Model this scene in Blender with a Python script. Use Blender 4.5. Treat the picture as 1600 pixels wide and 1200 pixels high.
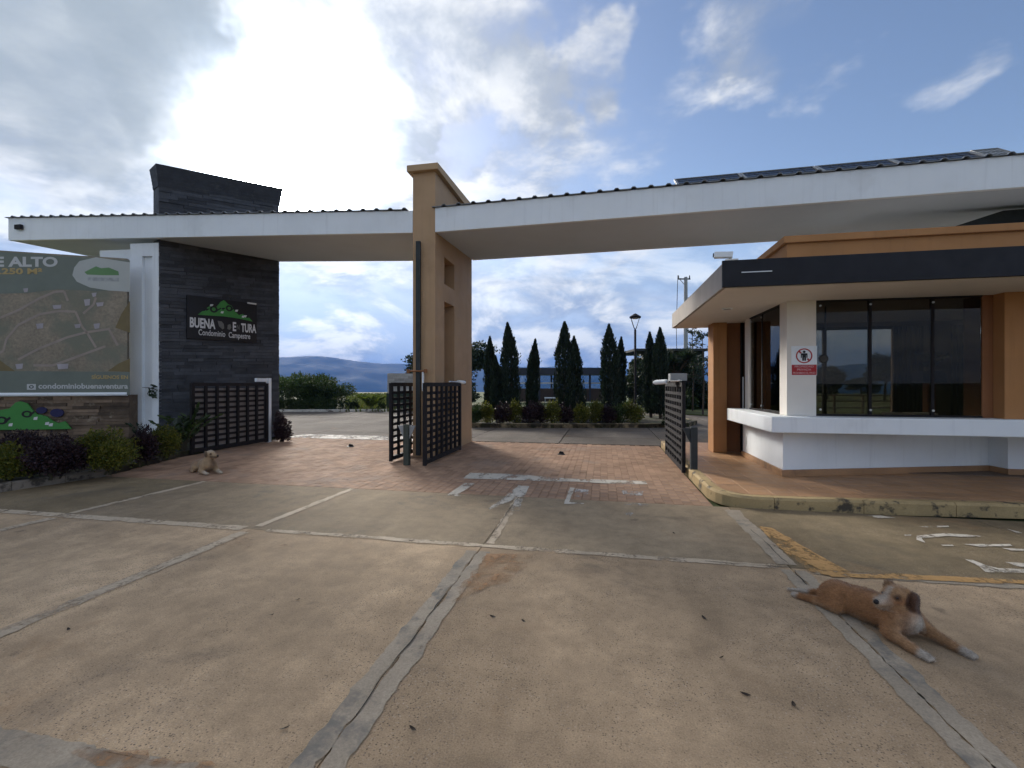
import bpy, math, random
import numpy as np
from mathutils import Vector, Matrix, noise as mnoise
from math import radians, sin, cos, pi, sqrt, atan2

random.seed(7)
rng = np.random.default_rng(7)
for o in list(bpy.data.objects):
    bpy.data.objects.remove(o)
scene = bpy.context.scene
COL = scene.collection

# ------------------------------------------------------------------ camera
# world axes follow the site: +y runs down the driveway through the gates,
# +x runs across it, the camera stands at the origin, 1.6 m above the concrete
YAW = radians(11.3)
CA, SA = cos(YAW), sin(YAW)
F, H = 711.1, 1.6
cam_d = bpy.data.cameras.new('camera')
cam_d.sensor_width = 36.0
cam_d.lens = 36.0 * F / 1600.0
cam_d.clip_start = 0.05
cam_d.clip_end = 30000
cam = bpy.data.objects.new('camera', cam_d)
COL.objects.link(cam)
cam.location = (0, 0, H)
cam.rotation_euler = (pi / 2, 0, YAW)
scene.camera = cam


def C(X, Z):
    """offset to the right X and distance ahead Z -> site coordinates"""
    return (X * CA - Z * SA, X * SA + Z * CA)


def G(px, py, z=0.0):
    """where the photograph's pixel meets the level z"""
    Z = F * (H - z) / (py - 600.0)
    return C((px - 800.0) / F * Z, Z)


def D(px, py, Z):
    """the photograph's pixel at the distance Z ahead"""
    u, v = C((px - 800.0) / F * Z, Z)
    return (u, v, H - (py - 600.0) / F * Z)


def dirpx(px, py):
    u, v = C((px - 800.0) / F, 1.0)
    return Vector((u, v, (600.0 - py) / F)).normalized()


# ------------------------------------------------------------------ sky, sun, exposure
SUN = dirpx(440, 215)
EL = math.asin(SUN.z)
AZ = atan2(SUN.x, SUN.y)
world = bpy.data.worlds.new('World')
scene.world = world
world.use_nodes = True
wt = world.node_tree
wt.nodes.clear()


class NT:
    """short writing for shader nodes"""

    def __init__(self, tree):
        self.t = tree

    def n(self, kind, **kw):
        nd = self.t.nodes.new(kind)
        for k, v in kw.items():
            setattr(nd, k, v)
        return nd

    def put(self, sock, v):
        if isinstance(v, bpy.types.NodeSocket):
            self.t.links.new(v, sock)
        elif isinstance(v, (tuple, list, Vector)):
            v = tuple(v)
            if sock.type == 'RGBA' and len(v) == 3:
                v = v + (1.0,)
            sock.default_value = v
        else:
            sock.default_value = v

    def m(self, op, a, b=None, c=None, clamp=False):
        nd = self.n('ShaderNodeMath', operation=op)
        nd.use_clamp = clamp
        self.put(nd.inputs[0], a)
        if b is not None:
            self.put(nd.inputs[1], b)
        if c is not None:
            self.put(nd.inputs[2], c)
        return nd.outputs[0]

    def vm(self, op, a, b=None):
        nd = self.n('ShaderNodeVectorMath', operation=op)
        self.put(nd.inputs[0], a)
        if b is not None:
            self.put(nd.inputs[3] if op == 'SCALE' else nd.inputs[1], b)
        return nd.outputs['Value'] if op in ('DOT_PRODUCT', 'LENGTH') else nd.outputs[0]

    def ramp(self, v, lo, hi, a=0.0, b=1.0, smooth=True):
        nd = self.n('ShaderNodeMapRange')
        nd.interpolation_type = 'SMOOTHSTEP' if smooth else 'LINEAR'
        self.put(nd.inputs[0], v)
        self.put(nd.inputs[1], lo)
        self.put(nd.inputs[2], hi)
        self.put(nd.inputs[3], a)
        self.put(nd.inputs[4], b)
        return nd.outputs[0]

    def mix(self, f, a, b, op='MIX'):
        nd = self.n('ShaderNodeMix', data_type='RGBA', blend_type=op)
        self.put(nd.inputs[0], f)
        self.put(nd.inputs[6], a)
        self.put(nd.inputs[7], b)
        return nd.outputs[2]

    def noise(self, vec, scale, detail=4.0, rough=0.5, dist=0.0, color=False):
        nd = self.n('ShaderNodeTexNoise')
        if vec is not None:
            self.put(nd.inputs['Vector'], vec)
        nd.inputs['Scale'].default_value = scale
        nd.inputs['Detail'].default_value = detail
        nd.inputs['Roughness'].default_value = rough
        nd.inputs['Distortion'].default_value = dist
        return nd.outputs['Color' if color else 'Fac']


def build_sky():
    w = NT(wt)
    tc = w.n('ShaderNodeTexCoord')
    d = w.vm('NORMALIZE', tc.outputs['Generated'])
    sep = w.n('ShaderNodeSeparateXYZ')
    w.put(sep.inputs[0], d)
    dz = w.m('MAXIMUM', sep.outputs[2], 0.0)
    sky = w.n('ShaderNodeTexSky', sky_type='NISHITA')
    sky.sun_disc = False
    sky.sun_elevation = EL
    sky.sun_rotation = AZ
    sky.altitude = 900
    sky.air_density = 1.1
    sky.dust_density = 0.6
    sky.ozone_density = 2.0
    # the cloud deck: the view direction carried up to a flat layer
    den = w.m('ADD', dz, 0.13)
    inv = w.m('DIVIDE', 1.0, den)
    flat = w.vm('MULTIPLY', d, (1, 1, 0))
    p = w.vm('SCALE', flat, inv)
    p = w.vm('ADD', p, SKY_OFF)
    wob = w.noise(d, 3.0, 5, 0.6, color=True)
    wob = w.vm('SUBTRACT', wob, (0.5, 0.5, 0.5))
    dd = w.vm('NORMALIZE', w.vm('ADD', d, w.vm('SCALE', wob, 0.45)))

    def blob(px, py, r, soft=0.5, use=dd):
        c = dirpx(px, py)
        dot = w.vm('DOT_PRODUCT', use, c)
        return w.ramp(dot, cos(radians(r)), cos(radians(r * soft)))

    n1 = w.noise(p, 1.7, 10, 0.6, 0.25)
    toward = Vector((SUN.x, SUN.y, 0)).normalized() * 0.12
    n2 = w.noise(w.vm('ADD', p, tuple(toward)), 1.7, 6, 0.55, 0.25)
    fine = w.noise(p, 3.4, 8, 0.62, 0.2)
    cov = 0.15
    terms = []
    for (px, py, r, soft, k) in SKY_COVER:
        terms.append(w.m('MULTIPLY', blob(px, py, r, soft), k))
    c = cov
    for t in terms:
        c = w.m('ADD', c, t)
    low = w.ramp(dz, 0.0, 0.30, 0.16, 0.0)
    c = w.m('ADD', c, low)
    field = w.m('ADD', w.m('MULTIPLY', n1, 0.8), w.m('MULTIPLY', fine, 0.2))
    dens = w.ramp(w.m('ADD', field, c), 0.53, 0.80)
    thick = w.ramp(w.m('ADD', field, c), 0.62, 0.95)
    relief = w.ramp(w.m('SUBTRACT', n1, n2), -0.09, 0.10)
    relief = w.m('MULTIPLY', relief, w.ramp(fine, 0.30, 0.68, 0.55, 1.0))
    near = w.vm('DOT_PRODUCT', w.vm('NORMALIZE', w.vm('ADD', d, w.vm('SCALE', wob, 0.22))), SUN)
    glow = w.m('POWER', w.m('MAXIMUM', near, 0.0), 14.0)
    halo = w.m('POWER', w.m('MAXIMUM', near, 0.0), 300.0)
    grey = w.mix(relief, (0.40, 0.45, 0.53), (0.98, 0.98, 0.97))
    grey = w.mix(w.m('MULTIPLY', thick, 0.35), grey, (0.58, 0.64, 0.72))
    lum = w.m('ADD', w.ramp(near, 0.35, -0.6, 0.60, 0.95), w.m('ADD', w.m('MULTIPLY', glow, 0.42), w.m('MULTIPLY', halo, 105.0)))  # clouds away from the sun raised in brightness to light camera-facing walls
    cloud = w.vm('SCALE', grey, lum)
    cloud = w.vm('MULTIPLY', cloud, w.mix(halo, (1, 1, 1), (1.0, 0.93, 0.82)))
    # heavy shaded cloud bases
    dark = None
    for (px, py, r, soft, k) in SKY_DARK:
        b = w.m('MULTIPLY', blob(px, py, r, soft), k)
        dark = b if dark is None else w.m('MAXIMUM', dark, b)
    dk = w.mix(fine, (0.20, 0.245, 0.285), (0.32, 0.36, 0.40))
    # low mixed cloud far away, near the horizon: long flat banks
    q = w.vm('ADD', w.vm('MULTIPLY', d, (4.4, 4.4, 9.0)), (0.7, 0.2, 0.0))
    b1 = w.noise(q, 1.0, 8, 0.58, 0.4)
    b2 = w.noise(w.vm('ADD', q, (0, 0, 0.30)), 1.0, 6, 0.55, 0.4)
    bank = w.mix(w.ramp(w.m('SUBTRACT', b1, b2), -0.10, 0.10), (0.24, 0.31, 0.44), (0.66, 0.69, 0.71))
    bank = w.mix(w.ramp(b1, 0.40, 0.56), (0.36, 0.45, 0.60), bank)
    bank = w.mix(w.ramp(b1, 0.52, 0.75), bank, (0.72, 0.72, 0.70))
    bank = w.vm('SCALE', bank, w.m('ADD', 0.90, w.m('MULTIPLY', glow, 0.9)))
    clear = w.vm('MULTIPLY', sky.outputs[0], (0.102, 0.091, 0.086))
    # aureole of thin high cloud round the sun
    veil = w.m('ADD', w.m('MULTIPLY', glow, 0.30), w.m('MULTIPLY', halo, 4.0))
    clear = w.mix(0.92, clear, w.mix(1.0, clear, w.vm('SCALE', (0.96, 0.98, 1.0), veil), 'ADD'))
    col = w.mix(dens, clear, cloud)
    col = w.mix(w.m('MULTIPLY', w.ramp(dz, 0.12, 0.36, 0.95, 0.0), w.ramp(w.vm('DOT_PRODUCT', d, dirpx(420, 480)), 0.35, 0.80, 0.72, 1.0)), col, bank)
    col = w.mix(dark, col, dk)
    up = w.ramp(sep.outputs[2], -0.06, -0.01)
    col = w.mix(up, (0.16, 0.17, 0.16), col)
    bg = w.n('ShaderNodeBackground')
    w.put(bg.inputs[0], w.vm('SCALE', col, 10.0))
    bg.inputs[1].default_value = 0.1
    out = w.n('ShaderNodeOutputWorld')
    wt.links.new(bg.outputs[0], out.inputs[0])


SKY_OFF = (3.1, 1.7, 0.0)
# (pixel x, pixel y, radius in degrees, inner share, amount): where cloud is thicker or thinner
SKY_COVER = [(420, 200, 27, 0.05, 0.25), (1330, 160, 31, 0.3, -0.20), (850, 140, 7, 0.2, 0.20), (960, 110, 5, 0.2, 0.18), (740, 40, 9, 0.3, 0.16), (680, 190, 3, 0.2, 0.16),
             (1230, 45, 7, 0.1, 0.15), (1440, 85, 4, 0.0, 0.08), (660, 110, 4, 0.3, -0.10), (760, 250, 10, 0.3, -0.10)]
SKY_DARK = [(215, 5, 12, 0.5, 0.92), (20, 40, 13, 0.2, 0.80), (85, 180, 7, 0.2, 0.75), (245, 215, 3.0, 0.3, 0.5),
            (535, 165, 2.4, 0.0, 0.45)]
build_sky()
world.cycles.sampling_method = 'MANUAL'
world.cycles.sample_map_resolution = 1024

sun_d = bpy.data.lights.new('sun', 'SUN')
sun_d.energy = 1.5
sun_d.angle = radians(22)
sun_d.color = (1.0, 0.86, 0.68)
sun = bpy.data.objects.new('sun', sun_d)
COL.objects.link(sun)
sun.location = (0, 0, 30)
sun.rotation_euler = (-SUN).to_track_quat('-Z', 'Y').to_euler()

vs = scene.view_settings
vs.view_transform = 'Standard'
vs.look = 'None'
vs.gamma = 1.0
vs.use_curve_mapping = False
vs.exposure = 0.82
scene.render.engine = 'CYCLES'
scene.cycles.use_denoising = True
scene.cycles.max_bounces = 8
scene.cycles.diffuse_bounces = 3
scene.cycles.glossy_bounces = 4
scene.cycles.transparent_max_bounces = 16
scene.cycles.volume_bounces = 0
scene.cycles.caustics_reflective = False
scene.cycles.caustics_refractive = False
scene.cycles.sample_clamp_indirect = 4.0

# ------------------------------------------------------------------ mesh helpers
class MB:
    """collects shapes in site coordinates; build() links them as one mesh object"""

    def __init__(self):
        self.v, self.f, self.mi, self.cur = [], [], [], 0

    def add(self, vs, fs):
        b = len(self.v)
        self.v += [tuple(p) for p in vs]
        for f in fs:
            self.f.append(tuple(b + i for i in f))
            self.mi.append(self.cur)
        return self

    def box(self, x0, x1, y0, y1, z0, z1):
        return self.add([(x0, y0, z0), (x1, y0, z0), (x1, y1, z0), (x0, y1, z0),
                         (x0, y0, z1), (x1, y0, z1), (x1, y1, z1), (x0, y1, z1)], BOXF)

    def obox(self, c, ax, ay, az):
        """box from its centre and three half-axis vectors"""
        c, ax, ay, az = Vector(c), Vector(ax), Vector(ay), Vector(az)
        p = [c + sx * ax + sy * ay + sz * az for sz in (-1, 1) for (sx, sy) in ((-1, -1), (1, -1), (1, 1), (-1, 1))]
        return self.add(p, BOXF)

    def prism(self, poly, z0, z1):
        """poly: ground points counter-clockwise; z0, z1 numbers or lists per point"""
        n = len(poly)
        a = z0 if isinstance(z0, (list, tuple)) else [z0] * n
        b = z1 if isinstance(z1, (list, tuple)) else [z1] * n
        vs = [(p[0], p[1], a[i]) for i, p in enumerate(poly)] + [(p[0], p[1], b[i]) for i, p in enumerate(poly)]
        fs = [tuple(range(n - 1, -1, -1)), tuple(range(n, 2 * n))]
        fs += [(i, (i + 1) % n, n + (i + 1) % n, n + i) for i in range(n)]
        return self.add(vs, fs)

    def extrude(self, pts, d):
        """planar polygon (list of 3-D points) extruded by the vector d"""
        n = len(pts)
        d = Vector(d)
        vs = [Vector(p) for p in pts] + [Vector(p) + d for p in pts]
        fs = [tuple(range(n - 1, -1, -1)), tuple(range(n, 2 * n))]
        fs += [(i, (i + 1) % n, n + (i + 1) % n, n + i) for i in range(n)]
        return self.add(vs, fs)

    def tube(self, pts, r, n=8, caps=True):
        """round bar through pts; r number or list"""
        pts = [Vector(p) for p in pts]
        rs = r if isinstance(r, (list, tuple)) else [r] * len(pts)
        vs, fs = [], []
        up = Vector((0, 0, 1))
        for i, p in enumerate(pts):
            t = (pts[min(i + 1, len(pts) - 1)] - pts[max(i - 1, 0)]).normalized()
            a = t.cross(up if abs(t.z) < 0.95 else Vector((1, 0, 0))).normalized()
            b = t.cross(a)
            for k in range(n):
                q = 2 * pi * k / n
                vs.append(p + rs[i] * (cos(q) * a + sin(q) * b))
        for i in range(len(pts) - 1):
            for k in range(n):
                k2 = (k + 1) % n
                fs.append((i * n + k, i * n + k2, (i + 1) * n + k2, (i + 1) * n + k))
        if caps:
            fs.append(tuple(range(n)))
            fs.append(tuple(range((len(pts) - 1) * n + n - 1, (len(pts) - 1) * n - 1, -1)))
        return self.add(vs, fs)

    def lathe(self, c, prof, n=16):
        """prof: (radius, height) pairs turned about the vertical through c"""
        vs, fs = [], []
        for r, z in prof:
            for k in range(n):
                q = 2 * pi * k / n
                vs.append((c[0] + r * cos(q), c[1] + r * sin(q), c[2] + z))
        for i in range(len(prof) - 1):
            for k in range(n):
                k2 = (k + 1) % n
                fs.append((i * n + k, i * n + k2, (i + 1) * n + k2, (i + 1) * n + k))
        fs.append(tuple(range(n - 1, -1, -1)))
        fs.append(tuple(range((len(prof) - 1) * n, len(prof) * n)))
        return self.add(vs, fs)

    def disc(self, c, ax, ay, n=24, r0=0.0):
        """flat disc or ring (inner share r0) spanned by ax and ay"""
        c, ax, ay = Vector(c), Vector(ax), Vector(ay)
        out = [c + cos(2 * pi * k / n) * ax + sin(2 * pi * k / n) * ay for k in range(n)]
        if r0 <= 0:
            return self.add(out, [tuple(range(n))])
        inn = [c + r0 * (p - c) for p in out]
        return self.add(out + inn, [(k, (k + 1) % n, n + (k + 1) % n, n + k) for k in range(n)])


BOXF = [(3, 2, 1, 0), (4, 5, 6, 7), (0, 1, 5, 4), (1, 2, 6, 5), (2, 3, 7, 6), (3, 0, 4, 7)]
WORLD = {}


def put(o, parent=None, loc=None):
    COL.objects.link(o)
    if parent is not None:
        o.parent = parent
    return o


def mw(parent):
    """matrix of a thing (things and parts are never scaled)"""
    if parent is None:
        return Matrix.Identity(4)
    m = Matrix.Translation(parent.location) @ parent.rotation_euler.to_matrix().to_4x4()
    return mw(parent.parent) @ m


def build(name, mb, mats, parent=None, kind=None, smooth=False, bevel=0.0, label=None, cat=None, group=None, origin=None):
    me = bpy.data.meshes.new(name)
    inv = mw(parent).inverted()
    if origin is not None and parent is None:
        inv = Matrix.Translation(-Vector(origin))
    me.from_pydata([inv @ Vector(p) for p in mb.v], [], mb.f)
    if not isinstance(mats, (list, tuple)):
        mats = [mats]
    for m in mats:
        me.materials.append(m)
    if len(mats) > 1:
        me.polygons.foreach_set('material_index', mb.mi)
    if smooth:
        me.polygons.foreach_set('use_smooth', [True] * len(me.polygons))
    me.update()
    o = bpy.data.objects.new(name, me)
    if origin is not None and parent is None:
        o.location = origin
    put(o, parent)
    if bevel > 0:
        b = o.modifiers.new('edge', 'BEVEL')
        b.width = bevel
        b.segments = 2
        b.limit_method = 'ANGLE'
        b.angle_limit = radians(35)
        b.harden_normals = False
    tag(o, label, cat, group, kind)
    return o


def tag(o, label=None, cat=None, group=None, kind=None):
    if label:
        o['label'] = label
    if cat:
        o['category'] = cat
    if group:
        o['group'] = group
    if kind:
        o['kind'] = kind
    return o


def thing(name, label, cat, loc=(0, 0, 0), rz=0.0, group=None):
    o = bpy.data.objects.new(name, None)
    o.empty_display_size = 0.2
    COL.objects.link(o)
    o.location = loc
    o.rotation_euler = (0, 0, rz)
    return tag(o, label, cat, group)


def copy_tree(o, parent=None):
    c = o.copy()
    COL.objects.link(c)
    c.parent = parent
    for ch in list(o.children):
        copy_tree(ch, c)
    return c


def np_mesh(name, verts, nside, mats, parent=None, smooth=False, kind=None, label=None, cat=None, group=None):
    """mesh from an (N*nside, 3) array in site coordinates: N separate polygons"""
    verts = np.asarray(verts, dtype=np.float64)
    inv = np.array(mw(parent).inverted())
    verts = verts @ inv[:3, :3].T + inv[:3, 3]
    n = len(verts) // nside
    me = bpy.data.meshes.new(name)
    me.vertices.add(len(verts))
    me.vertices.foreach_set('co', verts.astype(np.float32).ravel())
    me.loops.add(n * nside)
    me.loops.foreach_set('vertex_index', np.arange(n * nside, dtype=np.int32))
    me.polygons.add(n)
    me.polygons.foreach_set('loop_start', np.arange(0, n * nside, nside, dtype=np.int32))
    me.polygons.foreach_set('loop_total', np.full(n, nside, dtype=np.int32))
    me.update(calc_edges=True)
    me.materials.append(mats)
    o = bpy.data.objects.new(name, me)
    put(o, parent)
    return tag(o, label, cat, group, kind)


def inside(x, y, poly):
    r = False
    n = len(poly)
    for i in range(n):
        x1, y1 = poly[i][:2]
        x2, y2 = poly[(i + 1) % n][:2]
        if (y1 > y) != (y2 > y) and x < (x2 - x1) * (y - y1) / (y2 - y1) + x1:
            r = not r
    return r


_text_cache = {}


def text_shape(s, bold=0.0):
    """outline faces of a line of lettering, 1 unit high, from its left end"""
    if (s, bold) in _text_cache:
        return _text_cache[(s, bold)]
    cu = bpy.data.curves.new('lettering', 'FONT')
    cu.body = s
    cu.size = 1.0
    cu.offset = bold
    cu.resolution_u = 4
    o = bpy.data.objects.new('lettering', cu)
    COL.objects.link(o)
    dg = bpy.context.evaluated_depsgraph_get()
    me = bpy.data.meshes.new_from_object(o.evaluated_get(dg))
    vs = [v.co.copy() for v in me.vertices]
    fs = [tuple(p.vertices) for p in me.polygons]
    bpy.data.objects.remove(o)
    bpy.data.curves.remove(cu)
    bpy.data.meshes.remove(me)
    _text_cache[(s, bold)] = (vs, fs)
    return vs, fs


def lettering(mb, s, org, ax, ay, w=None, h=1.0, bold=0.0, center=False, depth=None):
    """write s on the plane spanned by unit vectors ax, ay; w fits it to a width"""
    vs, fs = text_shape(s, bold)
    x0 = min(v.x for v in vs)
    x1 = max(v.x for v in vs)
    y1 = max(v.y for v in vs)
    kx = (w / (x1 - x0)) if w else h / 0.72
    ky = h / y1 if h else kx
    off = (x0 + x1) / 2 if center else x0
    org, ax, ay = Vector(org), Vector(ax), Vector(ay)
    mb.add([org + ax * ((v.x - off) * kx) + ay * (v.y * ky) for v in vs], fs)


# ------------------------------------------------------------------ materials
def mat(name, col, rough=0.75, var=0.12, scale=3.0, bump=0.15, bscale=40.0, metallic=0.0, spec=0.28, pieces=0.0,
        col2=None, c2=(0.5, 0.62), c2scale=2.0, streak=0.0, grain=0.0, gscale=180.0, coat=0.0, alpha_wear=None):
    m = bpy.data.materials.new(name)
    m.use_nodes = True
    t = NT(m.node_tree)
    bsdf = m.node_tree.nodes['Principled BSDF']
    tc = t.n('ShaderNodeTexCoord')
    pos = tc.outputs['Object']
    base = tuple(col) + (1.0,)
    n = t.noise(pos, scale, 6, 0.6)
    k = t.ramp(n, 0.28, 0.72, 1.0 - var, 1.0 + var, smooth=False)
    if pieces > 0:
        oi = t.n('ShaderNodeObjectInfo')
        ge = t.n('ShaderNodeNewGeometry')
        r = t.m('FRACT', t.m('ADD', oi.outputs['Random'], t.m('MULTIPLY', ge.outputs['Random Per Island'], 7.31)))
        k = t.m('MULTIPLY', k, t.ramp(r, 0.0, 1.0, 1.0 - pieces, 1.0 + pieces, smooth=False))
    if grain > 0:
        g = t.noise(pos, gscale, 3, 0.7)
        k = t.m('MULTIPLY', k, t.ramp(g, 0.3, 0.7, 1.0 - grain, 1.0 + grain, smooth=False))
    c = t.vm('SCALE', base[:3], k)
    if col2 is not None:
        n2 = t.noise(t.vm('ADD', pos, (13.1, 4.2, 7.7)), c2scale, 7, 0.65)
        c = t.mix(t.ramp(n2, c2[0], c2[1]), c, tuple(col2) + (1.0,))
    if streak > 0:
        s = t.noise(t.vm('MULTIPLY', pos, (6.0, 6.0, 0.35)), 1.6, 5, 0.6)
        c = t.mix(t.ramp(s, 0.52, 0.80, 0.0, streak), c, t.vm('SCALE', c, 0.45))
    t.put(bsdf.inputs['Base Color'], c)
    bsdf.inputs['Metallic'].default_value = metallic
    bsdf.inputs['Specular IOR Level'].default_value = spec
    rr = t.ramp(t.noise(pos, scale * 2.3, 4, 0.6), 0.3, 0.7, max(0.0, rough - 0.10), min(1.0, rough + 0.10), smooth=False)
    t.put(bsdf.inputs['Roughness'], rr)
    if bump > 0:
        b = t.n('ShaderNodeBump')
        b.inputs['Strength'].default_value = bump
        b.inputs['Distance'].default_value = 0.02
        t.put(b.inputs['Height'], t.noise(pos, bscale, 5, 0.65))
        t.put(bsdf.inputs['Normal'], b.outputs[0])
    if coat:
        bsdf.inputs['Coat Weight'].default_value = coat
    if alpha_wear is not None:
        lo, hi, sc = alpha_wear
        a = t.noise(t.vm('MULTIPLY', pos, (1.0, 0.55, 1.0)), sc, 8, 0.72)
        a2 = t.noise(pos, sc * 9.0, 4, 0.6)
        t.put(bsdf.inputs['Alpha'], t.ramp(t.m('ADD', t.m('MULTIPLY', a, 0.75), t.m('MULTIPLY', a2, 0.25)), lo, hi))
    return m


def leaf_mat(name, col, col2, var=0.35, trans=0.25, rough=0.55):
    m = bpy.data.materials.new(name)
    m.use_nodes = True
    t = NT(m.node_tree)
    nodes = m.node_tree.nodes
    bsdf = nodes['Principled BSDF']
    ge = t.n('ShaderNodeNewGeometry')
    tc = t.n('ShaderNodeTexCoord')
    r = ge.outputs['Random Per Island']
    c = t.mix(t.ramp(r, 0.15, 0.9), tuple(col) + (1.0,), tuple(col2) + (1.0,))
    n = t.noise(tc.outputs['Object'], 2.2, 3, 0.6)
    c = t.vm('SCALE', c, t.ramp(n, 0.3, 0.7, 1.0 - var, 1.0 + var, smooth=False))
    t.put(bsdf.inputs['Base Color'], c)
    bsdf.inputs['Roughness'].default_value = rough
    bsdf.inputs['Specular IOR Level'].default_value = 0.35
    tr = t.n('ShaderNodeBsdfTranslucent')
    t.put(tr.inputs[0], t.vm('MULTIPLY', c, (1.2, 1.3, 0.5)))
    mx = t.n('ShaderNodeMixShader')
    mx.inputs[0].default_value = trans
    out = nodes['Material Output']
    m.node_tree.links.new(bsdf.outputs[0], mx.inputs[1])
    m.node_tree.links.new(tr.outputs[0], mx.inputs[2])
    m.node_tree.links.new(mx.outputs[0], out.inputs[0])
    return m


def glass_mat(name, tint, ior=1.5, mirror=1.0):
    """thin tinted pane: Fresnel mirror over clear tint"""
    m = bpy.data.materials.new(name)
    m.use_nodes = True
    t = NT(m.node_tree)
    nodes = m.node_tree.nodes
    nodes.remove(nodes['Principled BSDF'])
    fr = t.n('ShaderNodeFresnel')
    fr.inputs[0].default_value = ior
    gl = t.n('ShaderNodeBsdfGlossy')
    gl.inputs['Roughness'].default_value = 0.01
    gl.inputs['Color'].default_value = (0.95, 0.97, 1, 1)
    tr = t.n('ShaderNodeBsdfTransparent')
    tr.inputs[0].default_value = tuple(tint) + (1,)
    mx = t.n('ShaderNodeMixShader')
    t.put(mx.inputs[0], t.m('MULTIPLY', fr.outputs[0], mirror, clamp=True))
    m.node_tree.links.new(tr.outputs[0], mx.inputs[1])
    m.node_tree.links.new(gl.outputs[0], mx.inputs[2])
    m.node_tree.links.new(mx.outputs[0], nodes['Material Output'].inputs[0])
    return m


def concrete_mat(name, col, speck=0.35, stain=True):
    m = bpy.data.materials.new(name)
    m.use_nodes = True
    t = NT(m.node_tree)
    bsdf = m.node_tree.nodes['Principled BSDF']
    pos = t.n('ShaderNodeNewGeometry').outputs['Position']
    oi = t.n('ShaderNodeObjectInfo')
    big = t.noise(pos, 0.55, 7, 0.62, 0.3)
    mid = t.noise(pos, 4.5, 7, 0.68)
    k = t.m('MULTIPLY', t.ramp(big, 0.3, 0.7, 0.80, 1.18), t.ramp(mid, 0.28, 0.72, 0.82, 1.16))
    k = t.m('MULTIPLY', k, t.ramp(oi.outputs['Random'], 0, 1, 0.90, 1.10))
    c = t.vm('SCALE', tuple(col), k)
    # exposed aggregate: pale and dark grains
    vo = t.n('ShaderNodeTexVoronoi')
    vo.inputs['Scale'].default_value = 95.0
    t.put(vo.inputs['Vector'], pos)
    cell = t.n('ShaderNodeSeparateColor')
    t.put(cell.inputs[0], vo.outputs['Color'])
    grain = t.ramp(vo.outputs['Distance'], 0.25, 0.55, 1.0, 0.0)
    worn = t.ramp(t.noise(pos, 1.1, 6, 0.65), 0.38, 0.62, 0.25, 1.0)
    pale = t.m('MULTIPLY', t.m('MULTIPLY', t.ramp(cell.outputs[0], 0.70, 0.95), grain), worn)
    dark = t.m('MULTIPLY', t.m('MULTIPLY', t.ramp(cell.outputs[1], 0.62, 0.95), grain), worn)
    c = t.mix(t.m('MULTIPLY', pale, speck * 0.9), c, (0.56, 0.48, 0.39, 1))
    c = t.mix(t.m('MULTIPLY', dark, speck * 1.7), c, (0.055, 0.045, 0.038, 1))
    fleck = t.noise(pos, 38.0, 5, 0.75)
    sand = t.noise(pos, 120.0, 3, 0.8)
    c = t.vm('SCALE', c, t.ramp(sand, 0.30, 0.70, 0.72, 1.28, smooth=False))
    c = t.mix(t.ramp(fleck, 0.66, 0.76, 0.0, 0.6), c, (0.07, 0.058, 0.048, 1))
    if stain:
        run = t.noise(t.vm('MULTIPLY', pos, (1.7, 0.22, 1.0)), 1.0, 6, 0.6, 0.5)
        c = t.vm('SCALE', c, t.ramp(run, 0.34, 0.70, 1.05, 0.87))
        st = t.noise(t.vm('ADD', pos, (5.0, 2.0, 0.0)), 0.8, 8, 0.7, 0.4)
        c = t.mix(t.ramp(st, 0.57, 0.74, 0.0, 0.40), c, (0.30, 0.175, 0.085, 1))
        dk = t.noise(t.vm('ADD', pos, (1.0, 9.0, 0.0)), 0.9, 7, 0.66, 0.6)
        c = t.mix(t.ramp(dk, 0.56, 0.75, 0.0, 0.5), c, (0.085, 0.078, 0.070, 1))
    drip = t.noise(t.vm('ADD', pos, (21.0, 3.0, 0.0)), 2.6, 3, 0.5, 0.2)
    c = t.mix(t.ramp(drip, 0.70, 0.76, 0.0, 0.38), c, (0.06, 0.052, 0.045, 1))
    t.put(bsdf.inputs['Base Color'], c)
    t.put(bsdf.inputs['Roughness'], t.ramp(mid, 0.3, 0.7, 0.80, 0.96))
    bsdf.inputs['Specular IOR Level'].default_value = 0.12
    b = t.n('ShaderNodeBump')
    b.inputs['Strength'].default_value = 0.35
    b.inputs['Distance'].default_value = 0.008
    hgt = t.m('ADD', t.m('MULTIPLY', grain, 0.4), t.m('ADD', t.m('MULTIPLY', fleck, 0.7), mid))
    t.put(b.inputs['Height'], hgt)
    t.put(bsdf.inputs['Normal'], b.outputs[0])
    return m


M = {}
M['concrete'] = concrete_mat('concrete', (0.440, 0.318, 0.200), 0.50)
M['concrete_mid'] = concrete_mat('smooth_concrete', (0.320, 0.245, 0.160), 0.32)
M['concrete_far'] = concrete_mat('weathered_concrete', (0.135, 0.115, 0.096), 0.4)
M['concrete_dark'] = concrete_mat('damp_concrete', (0.215, 0.165, 0.100), 0.40)
M['mortar_pale'] = mat('pale_joint_mortar', (0.49, 0.395, 0.285), 0.8, 0.2, 2.0, 0.3, 60, grain=0.15, gscale=90, alpha_wear=(0.36, 0.52, 3.0), spec=0.08)
M['mortar'] = mat('joint_mortar', (0.36, 0.30, 0.225), 0.8, 0.22, 2.0, 0.35, 60, grain=0.18, gscale=90,
                  col2=(0.19, 0.175, 0.15), c2=(0.50, 0.68), c2scale=3.0, spec=0.08, alpha_wear=(0.30, 0.46, 2.2))
M['joint_dark'] = mat('open_joint', (0.05, 0.045, 0.038), 0.9, 0.3, 8)
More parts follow.
